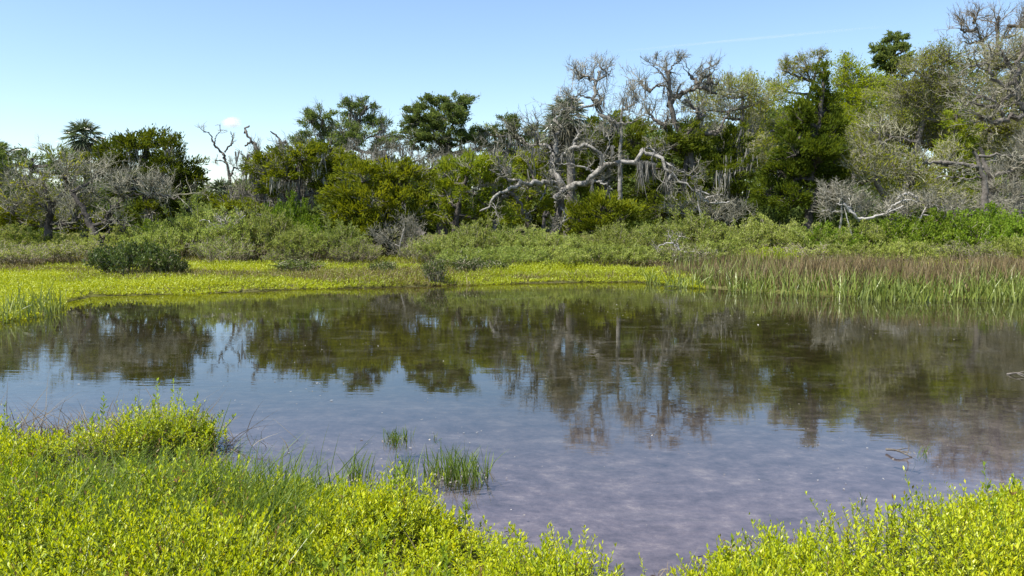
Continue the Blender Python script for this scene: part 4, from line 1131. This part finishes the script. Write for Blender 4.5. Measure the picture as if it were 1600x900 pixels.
lv, st = sprigs(p, hts, 8, (0.034, 0.062), (0.16, 0.26), 0.3, v0, False)
tag(link("marsh_vegetation", lv.mesh("marsh_vegetation", M["purslane_far"])), "yellow-green and brownish marsh plants covering the far bank flat", kind="stuff")

sel = (dry > 0.35) & (rng.random(len(p)) < 0.35)
q = p[sel]
g = Geo()
m = len(q)
g.blades(q, nz(UP + rn(m, 3) * 0.25), uni(0.10, 0.30, m), uni(0.004, 0.008, m), rn(m, 3) * np.array((0.3, 0.3, 0.05)), 4, np.clip(0.45 + rn(m) * 0.25, 0, 1))
tag(link("dry_marsh_grass", g.mesh("dry_marsh_grass", M["straw"])), "brown dry grass in patches across the far yellow-green flat", kind="stuff")

# ------------------------------------------------------------------ reeds
def reed_field(n, x0, x1, y0, y1, f):
    p = np.stack([uni(x0, x1, n), uni(y0, y1, n), np.zeros(n)], 1)
    d = shore_dist(p[:, 0], p[:, 1])
    k = f(p, d)
    p, d = p[k], d[k]
    p[:, 2] = np.minimum(hz(p), 0.05) - 0.02
    return p, d


left_lim = lambda p: p[:, 0] > (3.2 + 0.35 * noise2(p[:, 0], p[:, 1], 1.0, 55))
p, d = reed_field(34000, 2.6, 17, 15.5, 22, lambda p, d: (d > -0.32 + 0.42 * noise2(p[:, 0], p[:, 1], 2.5, 51)) & (d < 1.6) & left_lim(p) & (rng.random(len(p)) < np.clip(0.55 + 0.5 * noise2(p[:, 0], p[:, 1], 2.0, 52) - d * 0.12, 0.05, 1)))
g = Geo()
m = len(p)
g.blades(p, nz(UP + rn(m, 3) * 0.20), uni(0.18, 0.60, m) * np.clip((p[:, 0] - 2.2) / 3.5, 0.6, 1.0), uni(0.007, 0.014, m), rn(m, 3) * np.array((0.22, 0.2, 0.05)), 4, np.clip(0.45 + rn(m) * 0.27, 0, 1))
tag(link("reed_grass", g.mesh("reed_grass", M["reed"])), "green reed blades standing in the water along the far right shore", kind="stuff")
p, d = reed_field(46000, 3.2, 18, 16.2, 24, lambda p, d: (d > 0.35) & (d < 5.2) & (p[:, 0] > 3.8 + 0.5 * noise2(p[:, 0], p[:, 1], 1.0, 56)) & (rng.random(len(p)) < np.clip(0.55 + 0.55 * noise2(p[:, 0], p[:, 1], 1.4, 53), 0.1, 1)))
g = Geo()
m = len(p)
hh = uni(0.25, 0.74, m) * np.clip((p[:, 0] - 2.5) / 4, 0.55, 1.05)
g.blades(p, nz(UP + rn(m, 3) * 0.09), hh, uni(0.006, 0.011, m), rn(m, 3) * np.array((0.14, 0.14, 0.03)), 4, np.clip(0.35 + rn(m) * 0.24, 0, 1))
tag(link("dry_reed_grass", g.mesh("dry_reed_grass", M["straw"])), "brown dry reed stalks behind the green reeds at right", kind="stuff")
p, d = reed_field(12000, 3.5, 18, 16.2, 24, lambda p, d: (d > 0.5) & (d < 5.2) & (p[:, 0] > 4.2) & (rng.random(len(p)) < np.clip(0.4 + 0.6 * noise2(p[:, 0], p[:, 1], 1.4, 63), 0.02, 1)))
g = Geo()
m = len(p)
g.blades(p, nz(UP + rn(m, 3) * 0.12), uni(0.35, 0.66, m), uni(0.006, 0.011, m), rn(m, 3) * np.array((0.16, 0.16, 0.03)), 4, np.clip(0.5 + rn(m) * 0.25, 0, 1))
tag(link("mixed_reed_grass", g.mesh("mixed_reed_grass", M["reed"])), "green blades mixed among the dry reed stalks at right", kind="stuff")
# left promontory grass at the frame's edge
g = Geo()
q = np.stack([uni(-9.2, -6.8, 900), uni(11.6, 14.6, 900), np.zeros(900)], 1)
d = shore_dist(q[:, 0], q[:, 1])
q = q[(d > -0.2) & (d < 0.5)]
q[:, 2] = np.minimum(hz(q), 0.05)
m = len(q)
g.blades(q, nz(UP + rn(m, 3) * 0.22), uni(0.2, 0.48, m), uni(0.006, 0.011, m), rn(m, 3) * 0.22, 4, uni(0, 1, m))
tag(link("shore_grass", g.mesh("shore_grass", M["reed"])), "pale grass fringe on the left promontory", kind="stuff")

# ------------------------------------------------------------------ near grasses and dead stalks
def patch(cx, cy, sx, sy, n):
    c = G(cx, cy)
    p = np.stack([c[0] + rn(n) * sx, c[1] + rn(n) * sy, np.zeros(n)], 1)
    p[:, 2] = np.maximum(hz(p), -0.04)
    return p


g = Geo()
for cx, cy, sx, sy, n, h0, h1 in ((215, 830, 0.50, 0.34, 2600, 0.18, 0.38), (320, 880, 0.30, 0.30, 1700, 0.18, 0.38), (120, 870, 0.35, 0.3, 330, 0.14, 0.3), (390, 800, 0.28, 0.10, 200, 0.10, 0.2), (480, 800, 0.18, 0.05, 30, 0.08, 0.14), (60, 800, 0.4, 0.3, 160, 0.14, 0.28), (330, 975, 0.4, 0.2, 300, 0.15, 0.28), (560, 850, 0.2, 0.06, 20, 0.08, 0.13), (900, 930, 0.15, 0.08, 30, 0.1, 0.18)):
    p = patch(cx, cy, sx, sy, n)
    g.blades(p, nz(UP + rn(n, 3) * 0.25), uni(h0, h1, n), uni(0.0022, 0.0042, n), rn(n, 3) * np.array((0.35, 0.3, 0.1)) + np.array((0.12, 0, 0)), 5, np.clip(0.45 + rn(n) * 0.22, 0, 1))
tag(link("bank_grass", g.mesh("bank_grass", M["blade"])), "blue-green grass blades growing through the near left bank", kind="stuff")
g = Geo()
for cx, cy, sx, sy, n, h0, h1 in ((300, 855, 0.08, 0.12, 120, 0.16, 0.34), (60, 700, 0.55, 0.2, 700, 0.16, 0.38), (190, 700, 0.35, 0.18, 500, 0.16, 0.38), (200, 860, 0.5, 0.3, 130, 0.14, 0.3), (260, 900, 0.12, 0.2, 40, 0.14, 0.26), (130, 765, 0.5, 0.18, 200, 0.1, 0.25), (240, 735, 0.3, 0.1, 60, 0.1, 0.2), (900, 960, 0.3, 0.12, 14, 0.1, 0.18), (1300, 940, 0.6, 0.2, 60, 0.1, 0.2), (700, 950, 0.6, 0.2, 90, 0.12, 0.22), (150, 920, 0.7, 0.25, 110, 0.12, 0.24)):
    p = patch(cx, cy, sx, sy, n)
    g.blades(p, nz(UP + rn(n, 3) * 0.4), uni(h0, h1, n), uni(0.0018, 0.0036, n), rn(n, 3) * np.array((0.6, 0.5, 0.25)) - UP * 0.2, 6, np.clip(0.62 + rn(n) * 0.25, 0, 1))
tag(link("dry_stalk_grass", g.mesh("dry_stalk_grass", M["straw_near"])), "bleached dead stalks bent over among the near left plants", kind="stuff")

# ------------------------------------------------------------------ tufts standing in the water
def tuft(label, px, py, wpx, n, hpx, lean=0.0, group="grass tufts standing in the near water"):
    c = G(px, py)
    k = c[1] / FPX
    root = thing("grass_tuft", label, "grass tuft", c, group)
    n_ = n
    p = np.stack([rn(n_).clip(-1.7, 1.7) * wpx * 0.29 * k, rn(n_).clip(-1.6, 1.6) * min(wpx * 0.2, 16) * k * 1.7, np.full(n_, -0.04)], 1)
    g = Geo()
    h = hpx * k * uni(0.45, 1.05, n_) + 0.03
    g.blades(p, nz(UP + rn(n_, 3) * 0.16 + np.array((lean, 0, 0))), h, uni(0.0022, 0.0042, n_), rn(n_, 3) * np.array((0.22, 0.2, 0.04)) + np.array((lean * 0.8, 0, 0)), 5, np.clip(0.5 + rn(n_) * 0.25, 0, 1))
    link("blades", g.mesh("blades", M["blade"]), root)
    g = Geo()
    m = max(3, n_ // 3)
    q = p[rng.integers(0, n_, m)] + rn(m, 3) * np.array((0.012, 0.012, 0))
    q[:, 2] = 0.004
    g.cards(q, nz(rn(m, 3) * np.array((1, 1, 0.35)) + UP * 0.3), uni(0.012, 0.03, m), uni(0.004, 0.008, m), uni(0, 0.8, m))
    link("dead_leaf_litter", g.mesh("dead_leaf_litter", M["fleck"]), root)


tuft("largest grass tuft standing in the near water", 715, 742, 96, 230, 50)
tuft("grass tuft just left of the largest one", 632, 750, 60, 70, 46)
tuft("leftmost grass tuft in the water with curving blades", 560, 745, 50, 55, 44, 0.08)
tuft("short dark tuft farther out beyond the largest tuft", 622, 688, 42, 70, 26)
tuft("thin pair of arching blades right of the short dark tuft", 675, 686, 14, 7, 20, 0.1)
tuft("grass tuft at the near left shore where the leaves begin", 490, 770, 44, 60, 30)
tuft("few broad blades at the edge of the right bank", 1448, 795, 30, 12, 40, -0.05)
tuft("single short blade alone in the water at right", 1346, 782, 8, 4, 24)
tuft("sparse blades around the floating branch", 1440, 708, 40, 9, 22, 0.06)

# ------------------------------------------------------------------ floating sticks, flecks
def stick(label, pts, r, twn=3):
    w = np.array([G(a, b, z) for a, b, z in pts])
    c = w.mean(0); c[2] = 0
    g = Geo()
    sp = spline(w, 12)
    rr = np.linspace(r, r * 0.4, 12)
    g.tubes(sp, rr[None], 6, 0.5)
    if twn:
        t, q = spawn(sp[None], rr[None], twn, 0.08, 0.2, 5, 0.7, 0.2, 0.3)
        g.tubes(t, np.maximum(q, 0.002), 4, 0.5)
    o = tag(link("driftwood_branch", g.mesh("driftwood_branch", M["bark_mid"], True, c), loc=c), label, "driftwood")


stick("dead forked branch floating in the water at right", [(1385, 702, 0.02), (1402, 704, 0.035), (1420, 712, 0.01), (1434, 720, -0.02)], 0.010, 4)
stick("small dark twig poking from the water by the left bank", [(308, 668, 0.0), (320, 666, 0.03), (327, 660, 0.06)], 0.006, 2)
stick("pale sodden stick at the right edge of the water", [(1574, 585, 0.0), (1590, 583, 0.03), (1606, 588, 0.0)], 0.014, 3)
stick("pale stick lying along the shore behind the reeds' left end", [(1060, 448, 0.02), (1050, 447, 0.05), (1036, 449, 0.02)], 0.01, 1)

n = 6500
p = np.stack([uni(-12, 14, n), 4 + 15.5 * uni(0, 1, n) ** 1.1, np.full(n, 0.004)], 1)
d = shore_dist(p[:, 0], p[:, 1])
cl = noise2(p[:, 0], p[:, 1] * 1.6, 0.8, 91)
k = (d < -0.05) & (rng.random(n) < np.clip(0.1 + 1.1 * cl, 0.04, 1))
p = p[k]; n = len(p)
g = Geo()
a = uni(0, 6.28, n)
dd = np.stack([np.cos(a), np.sin(a), uni(0.0, 0.25, n)], 1)
ln = 0.004 + 0.022 * uni(0, 1, n) ** 5 + 0.0012 * p[:, 1]
g.cards(p, nz(dd), ln, ln * uni(0.12, 0.35, n), uni(0, 1, n), nz(np.cross(dd, UP + rn(n, 3) * 0.1)))
tag(link("floating_debris", g.mesh("floating_debris", M["fleck"])), "pale specks and leaf bits floating on the pond", kind="stuff")

# ------------------------------------------------------------------ sky things: one small cloud and a faint contrail
def vol_mat(name, dens, scale, lo, hi, stretch=(1, 1, 1)):
    m, n, l = mat(name)
    out = n.new("ShaderNodeOutputMaterial")
    pv = n.new("ShaderNodeVolumePrincipled")
    pv.inputs["Color"].default_value = (1, 1, 1, 1)
    pv.inputs["Anisotropy"].default_value = 0.2
    tc = n.new("ShaderNodeTexCoord")
    ln = n.new("ShaderNodeVectorMath"); ln.operation = "LENGTH"
    l.new(tc.outputs["Object"], ln.inputs[0])
    no = n.new("ShaderNodeTexNoise"); no.inputs["Scale"].default_value = scale; no.inputs["Detail"].default_value = 5
    l.new(tc.outputs["Object"], no.inputs["Vector"])
    s1 = n.new("ShaderNodeMath"); s1.operation = "MULTIPLY_ADD"; s1.inputs[1].default_value = 1.0
    l.new(no.outputs["Fac"], s1.inputs[0]); l.new(ln.outputs["Value"], s1.inputs[2])
    mr = n.new("ShaderNodeMapRange"); mr.inputs["From Min"].default_value = hi; mr.inputs["From Max"].default_value = lo
    mr.inputs["To Min"].default_value = 0; mr.inputs["To Max"].default_value = dens
    l.new(s1.outputs[0], mr.inputs["Value"])
    l.new(mr.outputs[0], pv.inputs["Density"])
    l.new(pv.outputs[0], out.inputs["Volume"])
    return m


def blob(name, c, r, m, label, cat, rot=0.0):
    g = Geo()
    th = np.linspace(0.02, math.pi - 0.02, 14)
    pts = np.stack([np.zeros(14), np.zeros(14), np.cos(th)], 1)
    g.tubes(pts, np.sin(th)[None], 20)
    o = link(name, g.mesh(name, m, True), loc=c)
    o.scale = r
    o.rotation_euler = (0, rot, 0)
    return tag(o, label, cat)


cl = P(362, 192, 900)
blob("cloud", cl, (13, 13, 8), vol_mat("cloud_vapour", 0.16, 2.2, 0.75, 1.35), "single small white cloud in the sky above the dead snag", "cloud")
a_, b_ = P(880, 88, 2500), P(1480, 32, 2500)
blob("contrail", (a_ + b_) / 2, (np.linalg.norm(b_ - a_) / 2, 9, 7), vol_mat("contrail_vapour", 0.02, 3.0, 0.5, 1.35), "thin straight white contrail crossing the upper right sky", "contrail", -math.atan2(b_[2] - a_[2], b_[0] - a_[0]))
